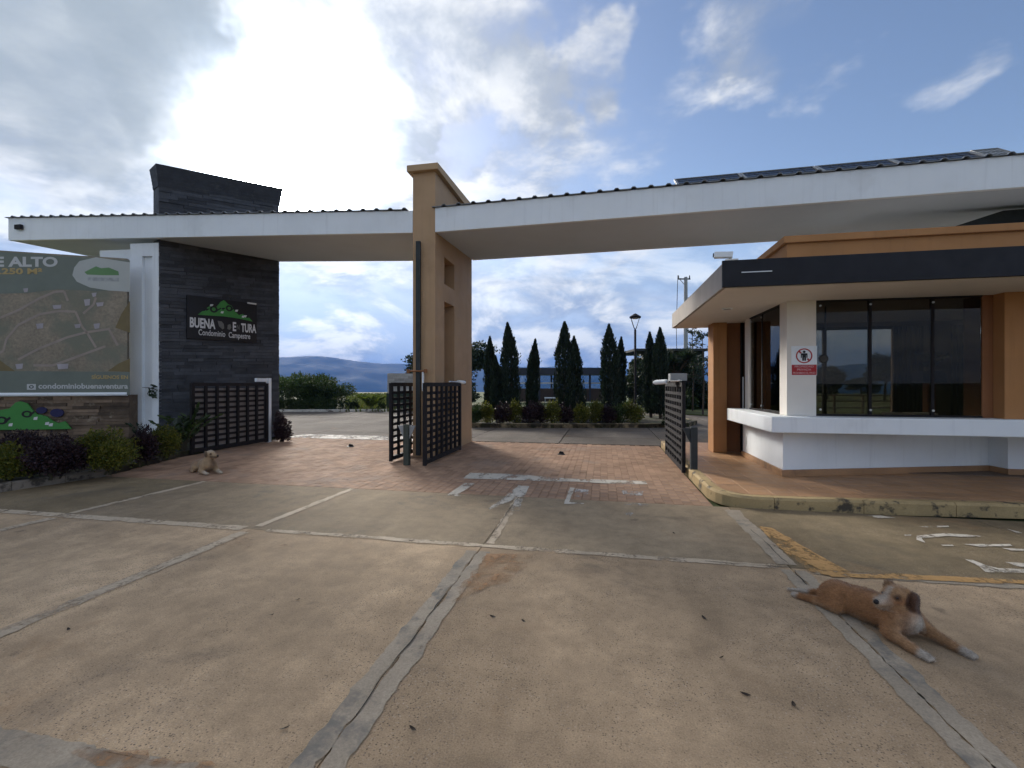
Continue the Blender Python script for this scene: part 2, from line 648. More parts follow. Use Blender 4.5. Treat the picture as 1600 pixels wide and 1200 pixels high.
M['brick'] = mat('clay_paver', (0.345, 0.222, 0.148), 0.78, 0.24, 1.3, 0.35, 70, pieces=0.16, col2=(0.29, 0.215, 0.165),
                 c2=(0.52, 0.72), c2scale=1.1, grain=0.12, gscale=60, spec=0.06)
M['tile'] = mat('walkway_tile', (0.360, 0.205, 0.105), 0.50, 0.20, 1.6, 0.25, 60, pieces=0.12, col2=(0.12, 0.075, 0.05),
                c2=(0.55, 0.75), c2scale=1.2, grain=0.10, gscale=60)
M['bed'] = mat('paver_bedding', (0.245, 0.150, 0.098), 0.9, 0.3, 6, 0.4)
M['ochre'] = mat('ochre_paint', (0.410, 0.200, 0.078), 0.72, 0.10, 1.2, 0.18, 70, streak=0.26, col2=(0.33, 0.155, 0.06), c2=(0.52, 0.78), c2scale=1.0)
M['pier_paint'] = mat('pier_paint', (0.430, 0.285, 0.165), 0.72, 0.09, 1.2, 0.18, 70, streak=0.26, col2=(0.36, 0.235, 0.135), c2=(0.50, 0.75), c2scale=0.9)
M['ochre_dark'] = mat('shaded_brown_ochre', (0.240, 0.105, 0.045), 0.75, 0.10, 1.2, 0.12, 90)  # ochre darkened for shade on niche, jamb and reveal; plain brown elsewhere
M['cap'] = mat('cap_paint', (0.46, 0.32, 0.19), 0.75, 0.10, 2.0, 0.15, 80, streak=0.15)
M['white'] = mat('white_paint', (0.80, 0.84, 0.87), 0.6, 0.05, 0.9, 0.10, 70, streak=0.20, col2=(0.70, 0.73, 0.75), c2=(0.52, 0.80), c2scale=0.8)
M['offwhite'] = mat('cream_paint', (0.74, 0.70, 0.64), 0.7, 0.06, 1.2, 0.08, 90, streak=0.05)
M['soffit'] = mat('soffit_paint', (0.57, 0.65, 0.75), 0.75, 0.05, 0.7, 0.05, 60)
M['slab_edge'] = mat('bare_plaster', (0.42, 0.38, 0.34), 0.8, 0.12, 1.4, 0.15, 70, streak=0.25)
M['black'] = mat('black_cladding', (0.010, 0.011, 0.016), 0.6, 0.15, 2.0, 0.03, 50)
M['slate'] = mat('slate_strip', (0.056, 0.060, 0.069), 0.65, 0.25, 4.0, 0.5, 45, pieces=0.35, col2=(0.060, 0.060, 0.062),
                 c2=(0.55, 0.75), c2scale=6, spec=0.25)
M['ledge'] = mat('ledgestone', (0.155, 0.110, 0.075), 0.75, 0.25, 5.0, 0.6, 40, pieces=0.55, col2=(0.27, 0.215, 0.155),
                 c2=(0.55, 0.7), c2scale=5)
M['iron'] = mat('black_iron', (0.016, 0.014, 0.015), 0.7, 0.25, 6, 0.08, 60, spec=0.2)
M['green_iron'] = mat('dull_green_iron', (0.055, 0.066, 0.052), 0.6, 0.2, 6, 0.1, 60)
M['grey_iron'] = mat('dark_grey_iron', (0.032, 0.037, 0.038), 0.6, 0.2, 6, 0.1, 60)
M['metal'] = mat('bare_metal', (0.55, 0.56, 0.57), 0.35, 0.1, 6, 0.05, 60, metallic=0.85)
M['greybox'] = mat('grey_plastic', (0.30, 0.31, 0.31), 0.5, 0.08, 6, 0.05, 60)
M['roofmetal'] = mat('roof_sheet_metal', (0.20, 0.21, 0.22), 0.45, 0.12, 3, 0.05, 40, metallic=0.4)
M['galv'] = mat('galvanised', (0.50, 0.51, 0.52), 0.4, 0.1, 6, 0.05, 60, metallic=0.6)
M['pv'] = mat('solar_cell', (0.010, 0.014, 0.032), 0.3, 0.15, 5, 0.0, spec=0.3)
M['kerb'] = mat('yellow_kerb_paint', (0.39, 0.285, 0.140), 0.8, 0.15, 2.5, 0.4, 50, col2=(0.075, 0.062, 0.045), c2=(0.53, 0.63),
                c2scale=3.2, grain=0.12, gscale=70)
M['kerb_grey'] = mat('pale_kerb', (0.22, 0.19, 0.155), 0.85, 0.25, 3, 0.4, 50, col2=(0.07, 0.062, 0.05), c2=(0.50, 0.62), c2scale=4)
M['kerb_old'] = mat('faded_yellow_kerb', (0.30, 0.235, 0.14), 0.85, 0.25, 3, 0.4, 50, col2=(0.07, 0.06, 0.045), c2=(0.46, 0.58), c2scale=3)
M['kerb_white'] = mat('whitewashed_kerb', (0.50, 0.48, 0.43), 0.85, 0.25, 3, 0.3, 50, col2=(0.12, 0.10, 0.08), c2=(0.52, 0.64), c2scale=3)
M['soil'] = mat('soil', (0.050, 0.040, 0.028), 0.95, 0.35, 3, 0.7, 25, col2=(0.045, 0.055, 0.020), c2=(0.45, 0.6), c2scale=3)
M['grass'] = mat('field_grass', (0.060, 0.085, 0.024), 0.9, 0.30, 0.25, 0.5, 6, col2=(0.105, 0.105, 0.036), c2=(0.42, 0.66), c2scale=0.12)
M['hill'] = mat('wooded_hill', (0.030, 0.045, 0.026), 0.95, 0.35, 0.004, 0.3, 0.03)
M['paint_white'] = mat('worn_white_paint', (0.56, 0.51, 0.43), 0.85, 0.16, 3, 0.15, 60, spec=0.08, alpha_wear=(0.39, 0.53, 3.0))
M['paint_white_thin'] = mat('faded_white_paint', (0.50, 0.48, 0.45), 0.75, 0.12, 3, 0.15, 60, alpha_wear=(0.46, 0.60, 3.5))
M['paint_orange'] = mat('worn_orange_paint', (0.46, 0.27, 0.105), 0.8, 0.14, 3, 0.2, 60, alpha_wear=(0.37, 0.54, 2.6))
M['paint_orange_thin'] = mat('faded_orange_paint', (0.36, 0.20, 0.095), 0.85, 0.14, 3, 0.2, 60, alpha_wear=(0.46, 0.66, 1.6))
M['bark'] = mat('bark', (0.070, 0.052, 0.038), 0.9, 0.3, 6, 0.8, 30)
M['stem'] = mat('twig', (0.060, 0.055, 0.035), 0.85, 0.3, 6, 0.4, 30)
M['wood'] = mat('pale_trunk_wood', (0.16, 0.13, 0.10), 0.9, 0.3, 6, 0.6, 30)
M['glass'] = glass_mat('tinted_glass', (0.50, 0.46, 0.40), 1.26, 1.0)
M['clear'] = glass_mat('clear_glass', (0.82, 0.86, 0.88), 1.5, 1.0)
M['room'] = mat('room_wall', (0.16, 0.115, 0.085), 0.8, 0.06, 1.0, 0.05)
M['room_dark'] = mat('dark_curtain', (0.018, 0.017, 0.022), 0.8, 0.15, 3, 0.1)
M['green_sign'] = mat('green_sign_paint', (0.055, 0.230, 0.050), 0.5, 0.08, 3, 0.03)
M['sign_black'] = mat('black_sign_panel', (0.012, 0.012, 0.014), 0.4, 0.1, 3, 0.02)
M['sign_white'] = mat('white_lettering', (0.62, 0.62, 0.62), 0.5, 0.04, 3, 0.0)
M['sign_grey'] = mat('grey_leaf_print', (0.14, 0.14, 0.13), 0.5, 0.1, 8, 0.0)
M['sign_red'] = mat('red_sign_print', (0.40, 0.030, 0.035), 0.5, 0.05, 3, 0.0)
M['blue_dark'] = mat('dark_blue_print', (0.020, 0.020, 0.075), 0.5, 0.1, 3, 0.0)
M['leaf_yellow'] = leaf_mat('yellow_green_leaf', (0.165, 0.150, 0.022), (0.060, 0.085, 0.014), 0.35, 0.3)
M['leaf_purple'] = leaf_mat('dark_purple_leaf', (0.020, 0.010, 0.014), (0.038, 0.017, 0.022), 0.3, 0.12)
M['leaf_green'] = leaf_mat('mid_green_leaf', (0.050, 0.080, 0.022), (0.028, 0.050, 0.016), 0.35, 0.25)
M['leaf_dark'] = leaf_mat('dark_green_leaf', (0.026, 0.044, 0.018), (0.016, 0.028, 0.014), 0.35, 0.15)
M['leaf_cypress'] = leaf_mat('cypress_spray', (0.020, 0.036, 0.020), (0.012, 0.022, 0.014), 0.30, 0.08, 0.7)
M['leaf_bright'] = leaf_mat('bright_green_leaf', (0.130, 0.170, 0.040), (0.080, 0.110, 0.024), 0.3, 0.3)
M['dead_leaf'] = leaf_mat('fallen_leaf_brown', (0.055, 0.034, 0.020), (0.030, 0.020, 0.014), 0.3, 0.1)

# ------------------------------------------------------------------ terrain, hills, haze
def terrain():
    """one sheet: a level plateau round the gates, falling to a valley, out past the hills"""
    rs = [0, 4, 8, 14, 22, 32, 45, 60, 75, 88, 96, 104, 115, 130, 160, 220, 320, 500, 800, 1300, 2100, 3200, 4600, 6400, 9000]
    n = 96
    mb = MB()
    vs = [(0, 8, -0.06)]
    for r in rs[1:]:
        for k in range(n):
            a = 2 * pi * k / n
            x, y = r * cos(a), 8 + r * sin(a)
            z = -0.06
            ahead = max(0.0, sin(a + radians(8)))
            if r > 50:
                z += 0.30 * mnoise.noise(Vector((x * 0.03, y * 0.03, 0.3))) * min(1, (r - 50) / 60)
            if r > 88:
                t = min(1.0, (r - 88) / 500.0)
                z -= (10 + 70 * t) * min(1, (r - 88) / 60) * min(1.0, ahead * 2.5)
            if r > 300:
                z += 14 * mnoise.noise(Vector((x * 0.002, y * 0.002, 1.7))) * min(1, (r - 300) / 600)
            vs.append((x, y, z))
    fs = [(0, 1 + k, 1 + (k + 1) % n) for k in range(n)]
    for i in range(len(rs) - 2):
        for k in range(n):
            k2 = (k + 1) % n
            fs.append((1 + i * n + k, 1 + (i + 1) * n + k, 1 + (i + 1) * n + k2, 1 + i * n + k2))
    mb.add(vs, fs)
    build('ground', mb, M['grass'], kind='structure', smooth=True)


terrain()


def hills():
    """the long forested ridge beyond the valley"""
    mb = MB()
    nx, ny = 240, 26
    vs = []
    for j in range(ny):
        t = j / (ny - 1)
        for i in range(nx):
            s = -1 + 2 * i / (nx - 1)
            ang = radians(62) * s
            dist = 3300 + 1900 * t
            X, Z = dist * sin(ang), dist * cos(ang)
            u, v = C(X, Z)
            px = 800 + F * math.tan(ang)
            q = Vector((X * 0.0011, 0.3, Z * 0.0002))
            crest = 215 + 55 * mnoise.fractal(q, 1.0, 2.1, 5)
            # the ridge sinks towards the right of the gates
            crest *= 1.0 - 0.28 * min(1, max(0, (px - 640) / 380.0)) - 0.22 * min(1, max(0, (470 - px) / 200.0))
            up = min(1.0, t / 0.62)
            prof = up ** 0.8 if t < 0.62 else 1.0 - 0.5 * (t - 0.62)
            r = mnoise.fractal(Vector((X * 0.004, Z * 0.004, 2.2)), 0.9, 2.0, 6)
            z = -95 + (crest + 95) * prof + 60 * r * prof * (1.15 - prof)
            vs.append((u, v, z))
    fs = []
    for j in range(ny - 1):
        for i in range(nx - 1):
            a = j * nx + i
            fs.append((a, a + 1, a + nx + 1, a + nx))
    mb.add(vs, fs)
    build('hills', mb, M['hill'], kind='structure', smooth=True)


hills()


def haze():
    mb = MB()
    mb.box(-7500, 7500, -1500, 6600, -130, 330)
    m = bpy.data.materials.new('haze_air')
    m.use_nodes = True
    nt = m.node_tree
    nt.nodes.remove(nt.nodes['Principled BSDF'])
    pv = nt.nodes.new('ShaderNodeVolumePrincipled')
    pv.inputs['Color'].default_value = HAZE_COLOR + (1,)
    pv.inputs['Density'].default_value = HAZE_DENSITY
    pv.inputs['Anisotropy'].default_value = 0.0
    nt.links.new(pv.outputs[0], nt.nodes['Material Output'].inputs['Volume'])
    o = build('haze', mb, m, kind='stuff')
    return o


HAZE_COLOR = (0.06, 0.28, 0.88)
HAZE_DENSITY = 0.60 / 4000.0
haze()

# ------------------------------------------------------------------ concrete slabs
SLAB_U = [-15.0, -11.9, -9.2, -6.45, -3.8, -1.17, 1.6, 4.3, 7.0, 9.7, 12.4]
SLAB_V = [-6.9, -4.1, -1.25, 1.55, 4.36, 6.36]
drive = MB()
drive.box(-15, 12.4, -6.9, 6.36, -0.05, -0.03)
drive_o = build('driveway', drive, M['joint_dark'], kind='structure')


def slab(u0, u1, v0, v1, m, parent, z0=-0.03, seed=0, gap=0.003):
    mb = MB()
    r = random.Random(seed)
    z = r.uniform(-0.0008, 0.0006)
    mb.box(u0 + gap, u1 - gap, v0 + gap, v1 - gap, z0, z)
    return build('concrete_slab', mb, m, parent, bevel=0.004)


for i in range(len(SLAB_U) - 1):
    for j in range(len(SLAB_V) - 1):
        mm = M['concrete_mid'] if j == 4 else M['concrete']
        if j == 4 and i >= 6:
            mm = M['concrete_dark']
        if j == 4 and i <= 2:
            mm = M['concrete_dark']
        slab(SLAB_U[i], SLAB_U[i + 1], SLAB_V[j], SLAB_V[j + 1], mm, drive_o, seed=i * 31 + j)

# road inside the gates: the same casting grid carried on
inner = MB()
inner.box(-24, 16.0, 12.3, 29, -0.05, -0.034)
inner_o = build('inner_road', inner, M['joint_dark'], kind='structure')
IN_U = [-23.3, -20.5, -17.4, -14.6, -11.9, -9.2, -6.45, -3.8, -1.17, 1.6, 4.3, 7.0, 9.7, 12.4, 15.9]
IN_V = [12.32, 13.9, 16.7, 19.5, 22.3, 25.1, 28.0]
for i in range(len(IN_U) - 1):
    for j in range(len(IN_V) - 1):
        slab(IN_U[i], IN_U[i + 1], IN_V[j], IN_V[j + 1], M['concrete_far'], inner_o, z0=-0.034, seed=900 + i * 31 + j, gap=0.012)


def ragged_strip(p0, p1, w0, w1, seed, z=0.0046, step=0.03, amp=0.016):
    """mortar smeared along a joint: ribbon from offset w0 to w1 with torn edges"""
    p0, p1 = Vector(p0), Vector(p1)
    L = (p1 - p0).length
    t = (p1 - p0) / L
    nrm = Vector((-t.y, t.x))
    n = max(2, int(L / step))
    vs, fs = [], []
    for k in range(n + 1):
        s = L * k / n
        a = w0 + amp * mnoise.fractal(Vector((s * 5.1, seed * 1.7, 0.0)), 0.45, 2.0, 4) * 1.2
        b = w1 + amp * mnoise.fractal(Vector((s * 5.1, seed * 1.7, 9.0)), 0.45, 2.0, 4) * 1.2
        for w in (a, b):
            q = p0 + t * s + nrm * w
            vs.append((q.x, q.y, z))
        if k:
            fs.append((2 * k - 2, 2 * k, 2 * k + 1, 2 * k - 1))
    return vs, fs


def crack(p0, p1, seed, z=0.0086, w=0.0040, amp=0.045):
    p0, p1 = Vector(p0), Vector(p1)
    L = (p1 - p0).length
    t = (p1 - p0) / L
    nrm = Vector((-t.y, t.x))
    n = int(L / 0.05)
    vs, fs = [], []
    for k in range(n + 1):
        s = L * k / n
        c = amp * mnoise.fractal(Vector((s * 2.3, seed * 2.1, 3.0)), 0.6, 2.0, 5)
        ww = w * max(0.12, 0.7 + 1.1 * mnoise.noise(Vector((s * 4.0, seed, 5.0))))
        for sg in (-1, 1):
            q = p0 + t * s + nrm * (c + sg * ww)
            vs.append((q.x, q.y, z))
        if k:
            fs.append((2 * k - 2, 2 * k, 2 * k + 1, 2 * k - 1))
    return vs, fs


def joint_strip(p0, p1, bands, seed, m='mortar'):
    mb = MB()
    for i, (w0, w1) in enumerate(bands):
        mb.add(*ragged_strip(p0, p1, w0, w1, seed + i * 5))
    build('joint_mortar', mb, M[m], drive_o)


joint_strip((-1.17, 1.45), (-1.17, 4.2), [(-0.112, -0.003), (0.007, 0.115)], 1)
joint_strip((-1.10, 4.42), (-1.17, 6.34), [(-0.04, 0.045)], 3, 'mortar_pale')
joint_strip((1.60, 0.6), (1.60, 4.3), [(-0.10, -0.003), (0.007, 0.105)], 5)
joint_strip((1.60, 4.42), (1.60, 6.2), [(-0.085, 0.085)], 8)
joint_strip((-3.80, 1.3), (-3.80, 4.25), [(-0.075, 0.055)], 11, 'mortar_pale')
joint_strip((-3.80, 4.45), (-3.75, 6.34), [(-0.055, 0.045)], 13, 'mortar_pale')
joint_strip((-6.45, 1.3), (-6.45, 4.25), [(-0.075, 0.060)], 15, 'mortar_pale')
joint_strip((-6.45, 4.45), (-6.40, 6.34), [(-0.055, 0.045)], 17, 'mortar_pale')
joint_strip((-3.6, 4.36), (1.5, 4.36), [(-0.050, 0.040)], 19, 'mortar_pale')
joint_strip((-11.5, 4.36), (-3.9, 4.36), [(-0.07, 0.065)], 21, 'mortar_pale')
joint_strip((1.75, 4.36), (9.6, 4.36), [(-0.11, -0.02)], 23)
joint_strip((-6.3, 1.55), (-1.3, 1.55), [(-0.10, 0.06)], 27)

cr = MB()
cr.add(*crack((-1.17, 2.0), (-1.165, 3.3), 2, w=0.004, amp=0.02))
cr.add(*crack((1.60, 4.0), (1.60, 5.4), 4, amp=0.03))
cr.add(*crack((0.9, 4.36), (2.6, 4.36), 6, amp=0.03))
cr.add(*crack((3.6, 4.36), (9.0, 4.36), 7, w=0.004, amp=0.02))
cr.add(*crack((-1.15, 4.4), (-1.17, 6.3), 9, w=0.004, amp=0.012))
build('joint_crack', cr, M['joint_dark'], drive_o)


# ------------------------------------------------------------------ painted markings
def jag(poly, amp, seed, step=0.05):
    """outline with torn, hand-worn edges"""
    out = []
    n = len(poly)
    for i in range(n):
        a, b = Vector(poly[i]), Vector(poly[(i + 1) % n])
        L = (b - a).length
        k = max(1, int(L / step))
        t = (b - a) / max(L, 1e-6)
        nr = Vector((-t.y, t.x))
        for j in range(k):
            q = a + (b - a) * (j / k)
            if j:
                q = q + nr * amp * mnoise.fractal(Vector((q.x * 6, q.y * 6, seed)), 0.7, 2.0, 4)
            out.append((q.x, q.y))
    return out


def marking(polys, m, z=0.0056, amp=0.02, name='road_marking'):
    mb = MB()
    for s, poly in enumerate(polys):
        pts = jag([G(*p) for p in poly], amp, s + len(polys))
        mb.add([(x, y, z + 0.0002 * s) for x, y in pts], [tuple(range(len(pts)))])
    # keep every outline facing upwards
    o = build(name, mb, m, kind='structure')
    for p in o.data.polygons:
        if p.normal.z < 0:
            p.flip()
    return o


# faded stop bar and the letters PARE in front of the gates
marking([[(734, 739), (800, 741), (886, 748), (950, 750), (1008, 752), (1012, 757), (965, 757), (900, 753), (840, 752), (760, 749), (724, 748)]],
        M['paint_white'], amp=0.015)
marking([[(726, 755), (742, 756), (716, 773), (722, 776), (697, 775)],
         [(810, 759), (825, 760), (800, 782), (765, 797), (763, 795), (790, 776)], [(813, 760), (827, 760), (819, 777), (806, 777)], [(806, 780), (817, 780), (811, 799), (797, 799)],
         [(891, 762), (898, 763), (889, 785), (913, 787), (912, 788), (881, 788)]], M['paint_white'], amp=0.008)
marking([[(898, 764), (920, 766), (918, 778), (900, 776)], [(970, 766), (1006, 768), (1003, 775), (974, 774)],
         [(975, 784), (1014, 789), (1010, 791), (976, 789)], [(978, 801), (990, 802), (985, 807), (978, 805)]], M['paint_white_thin'], amp=0.012)
# orange corner line beside the guardhouse
marking([[(1184, 823), (1206, 826), (1250, 852), (1300, 880), (1330, 896), (1292, 900), (1262, 893), (1225, 862), (1203, 842)],
         [(1290, 897), (1420, 899), (1520, 904), (1600, 908), (1700, 914), (1700, 919), (1600, 914), (1500, 911), (1400, 906), (1300, 903)]],
        M['paint_orange'], z=0.0092, amp=0.02)
marking([[(760, 866), (838, 868), (800, 905), (735, 930), (706, 945), (735, 900)], [(345, 838), (420, 845), (450, 855), (400, 862), (350, 858)],
         [(0, 1140), (110, 1160), (190, 1178), (330, 1192), (340, 1200), (150, 1200), (60, 1180), (0, 1172)]],
        M['paint_orange_thin'], z=0.0092, amp=0.05)
# remnants of white lettering on the lane past the guardhouse
marking([[(1355, 806), (1376, 806), (1400, 810), (1372, 810)], [(1434, 823), (1482, 822), (1483, 824), (1450, 825)],
         [(1413, 836), (1424, 836), (1423, 838), (1414, 838)], [(1432, 838), (1475, 834), (1510, 836), (1538, 839), (1510, 840), (1480, 838), (1440, 842), (1446, 849), (1432, 844)],
         [(1470, 852), (1488, 852), (1491, 854), (1473, 854)], [(1505, 851), (1530, 851), (1578, 851), (1582, 854), (1530, 855)],
         [(1565, 857), (1620, 860), (1620, 862), (1580, 861)], [(1508, 875), (1520, 876), (1540, 884), (1560, 889), (1640, 892), (1640, 897), (1540, 895), (1530, 886)],
         [(1570, 879), (1610, 882), (1610, 889), (1590, 886)], [(1573, 827), (1600, 834), (1588, 833)]], M['paint_white'], z=0.0056, amp=0.006)

# ------------------------------------------------------------------ brick paving between the gates
PAVE = [(-8.55, 6.37), (1.42, 6.37), (1.42, 12.28), (-9.35, 12.28), (-9.15, 8.5)]
pv = MB()
pv.prism(PAVE, -0.05, -0.012)
pave_o = build('brick_paving', pv, M['bed'], kind='structure')


def brick_shape(l, w, h, ch):
    """paver with a chamfered upper edge, top at z = 0"""
    a, b = l / 2, w / 2
    vs = [(-a, -b, -h), (a, -b, -h), (a, b, -h), (-a, b, -h), (-a, -b, -ch), (a, -b, -ch), (a, b, -ch), (-a, b, -ch),
          (-a + ch, -b + ch, 0), (a - ch, -b + ch, 0), (a - ch, b - ch, 0), (-a + ch, b - ch, 0)]
    fs = [(8, 9, 10, 11)]
    for k in range(4):
        k2 = (k + 1) % 4
        fs += [(k, k2, 4 + k2, 4 + k), (4 + k, 4 + k2, 8 + k2, 8 + k)]
    return vs, fs


BV, BF = brick_shape(0.1935, 0.1195, 0.03, 0.004)
bme = bpy.data.meshes.new('brick')
bme.from_pydata([(y, x, z) for x, y, z in BV], [], [f[::-1] for f in BF])
bme.materials.append(M['brick'])
cells = []
row = 0
v = 6.37 + 0.10
nu = int((1.42 + 9.4) / 0.122)
for a in range(nu):
    u = 1.42 - 0.061 - a * 0.122
    k = 0
    while True:
        vv = 6.37 + 0.098 + k * 0.196 + (0.098 if a % 2 else 0.0)
        if vv > 12.2:
            break
        if inside(u, vv, PAVE) and inside(u - 0.05, vv, PAVE):
            cells.append((u, vv))
        k += 1
# the 300 that show largest are parts of their own: nearest to the camera first
cells.sort(key=lambda c: c[0] ** 2 + c[1] ** 2)
rb = random.Random(5)
rest = MB()
for i, (u, vv) in enumerate(cells):
    dz = rb.uniform(-0.004, 0.001)
    tilt = (rb.uniform(-0.012, 0.012), rb.uniform(-0.012, 0.012), rb.uniform(-0.02, 0.02))
    if i < 300:
        o = bpy.data.objects.new('brick', bme)
        o.location = (u, vv, dz)
        o.rotation_euler = tilt
        put(o, pave_o)
    else:
        rest.add([(u + y, vv + x, z + dz + x * tilt[0] + y * tilt[1]) for x, y, z in BV], [f[::-1] for f in BF])
for a in range(1, nu, 2):
    u = 1.42 - 0.061 - a * 0.122
    if u > -8.5:
        rest.add([(u + y, 6.37 + 0.049 + x * 0.49, z) for x, y, z in BV], [f[::-1] for f in BF])
build('brick_field', rest, M['brick'], pave_o, kind='stuff')

# pale concrete strip at the far end of the bricks
th = MB()
th.box(-9.3, -3.9, 12.0, 12.9, 0.0, 0.006)
build('threshold_strip', th, mat('pale_threshold', (0.36, 0.33, 0.29), 0.7, 0.2, 1.5, 0.2, 50, alpha_wear=(0.40, 0.55, 1.2)), kind='structure')

# ------------------------------------------------------------------ guardhouse walkway and its kerb
WALK = [(1.62, 12.2), (1.62, 7.0), (1.72, 6.72), (1.98, 6.55), (2.4, 6.56), (9.0, 7.15), (9.0, 12.2)]
wk = MB()
wk.prism(WALK, -0.04, 0.1245)
walk_o = build('walkway', wk, M['tile'], kind='structure')
tv, tf = brick_shape(0.296, 0.296, 0.012, 0.003)
tme = bpy.data.meshes.new('tile')
tme.from_pydata(tv, [], tf)
tme.materials.append(M['tile'])
tcells = []
for a in range(25):
    for b in range(20):
        u, vv = 1.79 + 0.3 * a, 6.75 + 0.3 * b
        if all(inside(u + s * 0.14, vv + q * 0.14, WALK) for s in (-1, 1) for q in (-1, 1)):
            if u > 3.0 and vv > 9.0 and u < 8.9:
                continue
            tcells.append((u, vv))
tcells.sort(key=lambda c: c[0] ** 2 + c[1] ** 2)
for i, (u, vv) in enumerate(tcells[:300]):
    o = bpy.data.objects.new('tile', tme)
    o.location = (u, vv, 0.128 + rb.uniform(-0.001, 0.001))
    put(o, walk_o)


def kerb_run(path, w, z0, z1, name, m, parent=None, label=None, cat=None, group=None, seg=1.0, chamfer=0.02, kind=None):
    """kerbstones laid along a path (list of ground points), each stone a part; returns the parent"""
    root = parent
    # resample the path
    pts = [Vector(p) for p in path]
    d = [0.0]
    for a, b in zip(pts, pts[1:]):
        d.append(d[-1] + (b - a).length)

    def at(s):
        s = min(max(s, 0), d[-1])
        for i in range(len(d) - 1):
            if s <= d[i + 1] + 1e-9:
                t = (s - d[i]) / (d[i + 1] - d[i])
                return pts[i].lerp(pts[i + 1], t), (pts[i + 1] - pts[i]).normalized()
        return pts[-1], (pts[-1] - pts[-2]).normalized()

    s = 0.0
    rk = random.Random(int(w * 1000) + len(path))
    while s < d[-1] - 0.05:
        e = min(s + seg, d[-1])
        mb = MB()
        n = max(1, int((e - s) / 0.12)) if len(path) > 2 else 1
        vs, fs = [], []
        for k in range(n + 1):
            q = s + 0.004 + (e - s - 0.008) * k / n
            p, t = at(q)
            nr = Vector((-t.y, t.x))
            c = chamfer
            zz = z1 + rk.uniform(-0.0015, 0.0015)
            for off, z in ((0, z0), (0, zz - c), (c, zz), (w - c, zz), (w, zz - c), (w, z0)):
                g = p + nr * off
                vs.append((g.x, g.y, z))
        for k in range(n):
            for q in range(6):
                q2 = (q + 1) % 6
                fs.append((k * 6 + q, (k + 1) * 6 + q, (k + 1) * 6 + q2, k * 6 + q2))
        fs.append((0, 1, 2, 3, 4, 5))
        fs.append(tuple(n * 6 + q for q in (5, 4, 3, 2, 1, 0)))
        mb.add(vs, fs)
        build('kerb_stone', mb, m, root)
        s = e


def arc(c, r, a0, a1, n=8):
    return [(c[0] + r * cos(radians(a0 + (a1 - a0) * k / n)), c[1] + r * sin(radians(a0 + (a1 - a0) * k / n))) for k in range(n + 1)]


kb = thing('kerb', 'stained yellow kerb curving round the guardhouse walkway', 'kerb', (1.5, 7, 0))
kp = [(1.46, 12.2), (1.46, 8.45), (1.46, 6.95)] + [(1.50, 6.72), (1.60, 6.53), (1.75, 6.41), (1.95, 6.36)] + [(2.4, 6.37), (9.0, 6.96)]
kerb_run(kp, 0.17, -0.03, 0.142, 'kerb', M['kerb'], kb, seg=1.05, chamfer=0.03)

# ------------------------------------------------------------------ planting bed on the left and its low kerb
BED = [(-8.52, 6.46), (-9.14, 8.45), (-9.30, 11.2), (-10.6, 12.4), (-16.5, 9.0), (-18.0, 3.0), (-9.6, 1.6), (-8.95, 4.6)]
bd = MB()
bd.prism(BED, -0.04, 0.10)
build('planting_bed', bd, M['soil'], kind='structure')
kb2 = thing('kerb', 'low grey stained kerb in front of the left flower bed', 'kerb', (-8.7, 5.5, 0))
kerb_run([(-8.54, 6.46), (-8.97, 4.6), (-9.62, 1.6)], 0.13, -0.03, 0.13, 'kerb', M['kerb_grey'], kb2, seg=0.62)


# ------------------------------------------------------------------ ochre gate pier
PU0, PU1, PV0, PV1 = -4.09, -3.575, 9.37, 12.18
PTOP = 6.22
pier = thing('gate_pier', 'tall ochre slab pier between the two open gateways with two slot niches', 'pier', ((PU0 + PU1) / 2, 10.8, 0))
mb = MB()
# solid left of the niches, then the right half cut round two slots
NU = PU1 - 0.34
mb.box(PU0, NU, PV0, PV1, 0, PTOP)
n0, n1 = 9.95, 10.68
mb.box(NU, PU1, PV0, n0, 0, PTOP)
mb.box(NU, PU1, n1, PV1, 0, PTOP)
for z0, z1 in ((0, 0.9), (3.50, 3.90), (4.52, PTOP)):
    mb.box(NU, PU1, n0, n1, z0, z1)
build('pier_body', mb, M['pier_paint'], pier)
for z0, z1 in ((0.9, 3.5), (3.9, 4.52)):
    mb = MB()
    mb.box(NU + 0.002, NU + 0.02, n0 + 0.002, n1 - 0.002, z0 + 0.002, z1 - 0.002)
    build('niche_back', mb, M['ochre_dark'], pier)  # recess shade is put into this darker colour
mb = MB()
mb.prism([(PU0 - 0.10, PV0 - 0.11), (PU1 + 0.10, PV0 - 0.11), (PU1 + 0.10, PV1 + 0.1), (PU0 - 0.10, PV1 + 0.1)], PTOP, [PTOP + 0.14, PTOP + 0.14, PTOP + 0.26, PTOP + 0.26])
build('cap', mb, M['cap'], pier, bevel=0.012)

# long dark bar standing against the pier front, with its latch
bar = thing('barrier_arm', 'long dark barrier arm raised upright against the ochre pier front', 'barrier', (-3.93, 9.3, 0))
mb = MB()
mb.box(-3.985, -3.885, 9.27, 9.33, 0.05, 4.70)
build('arm', mb, M['grey_iron'], bar, bevel=0.006)
mb = MB()
mb.tube([(-4.14, 9.24, 1.88), (-3.72, 9.24, 1.88)], 0.018)
mb.lathe((-4.14, 9.24, 1.84), [(0.04, 0), (0.04, 0.08)], 8)
mb.lathe((-3.74, 9.24, 1.84), [(0.04, 0), (0.04, 0.08)], 8)
build('latch', mb, M['ochre_dark'], bar)
mb = MB()
mb.box(-3.83, -3.795, 9.25, 9.29, 1.45, 1.86)
build('catch', mb, M['white'], bar)

# ------------------------------------------------------------------ gate leaves
GL, GH = 2.25, 1.60
_leaf_me = {}


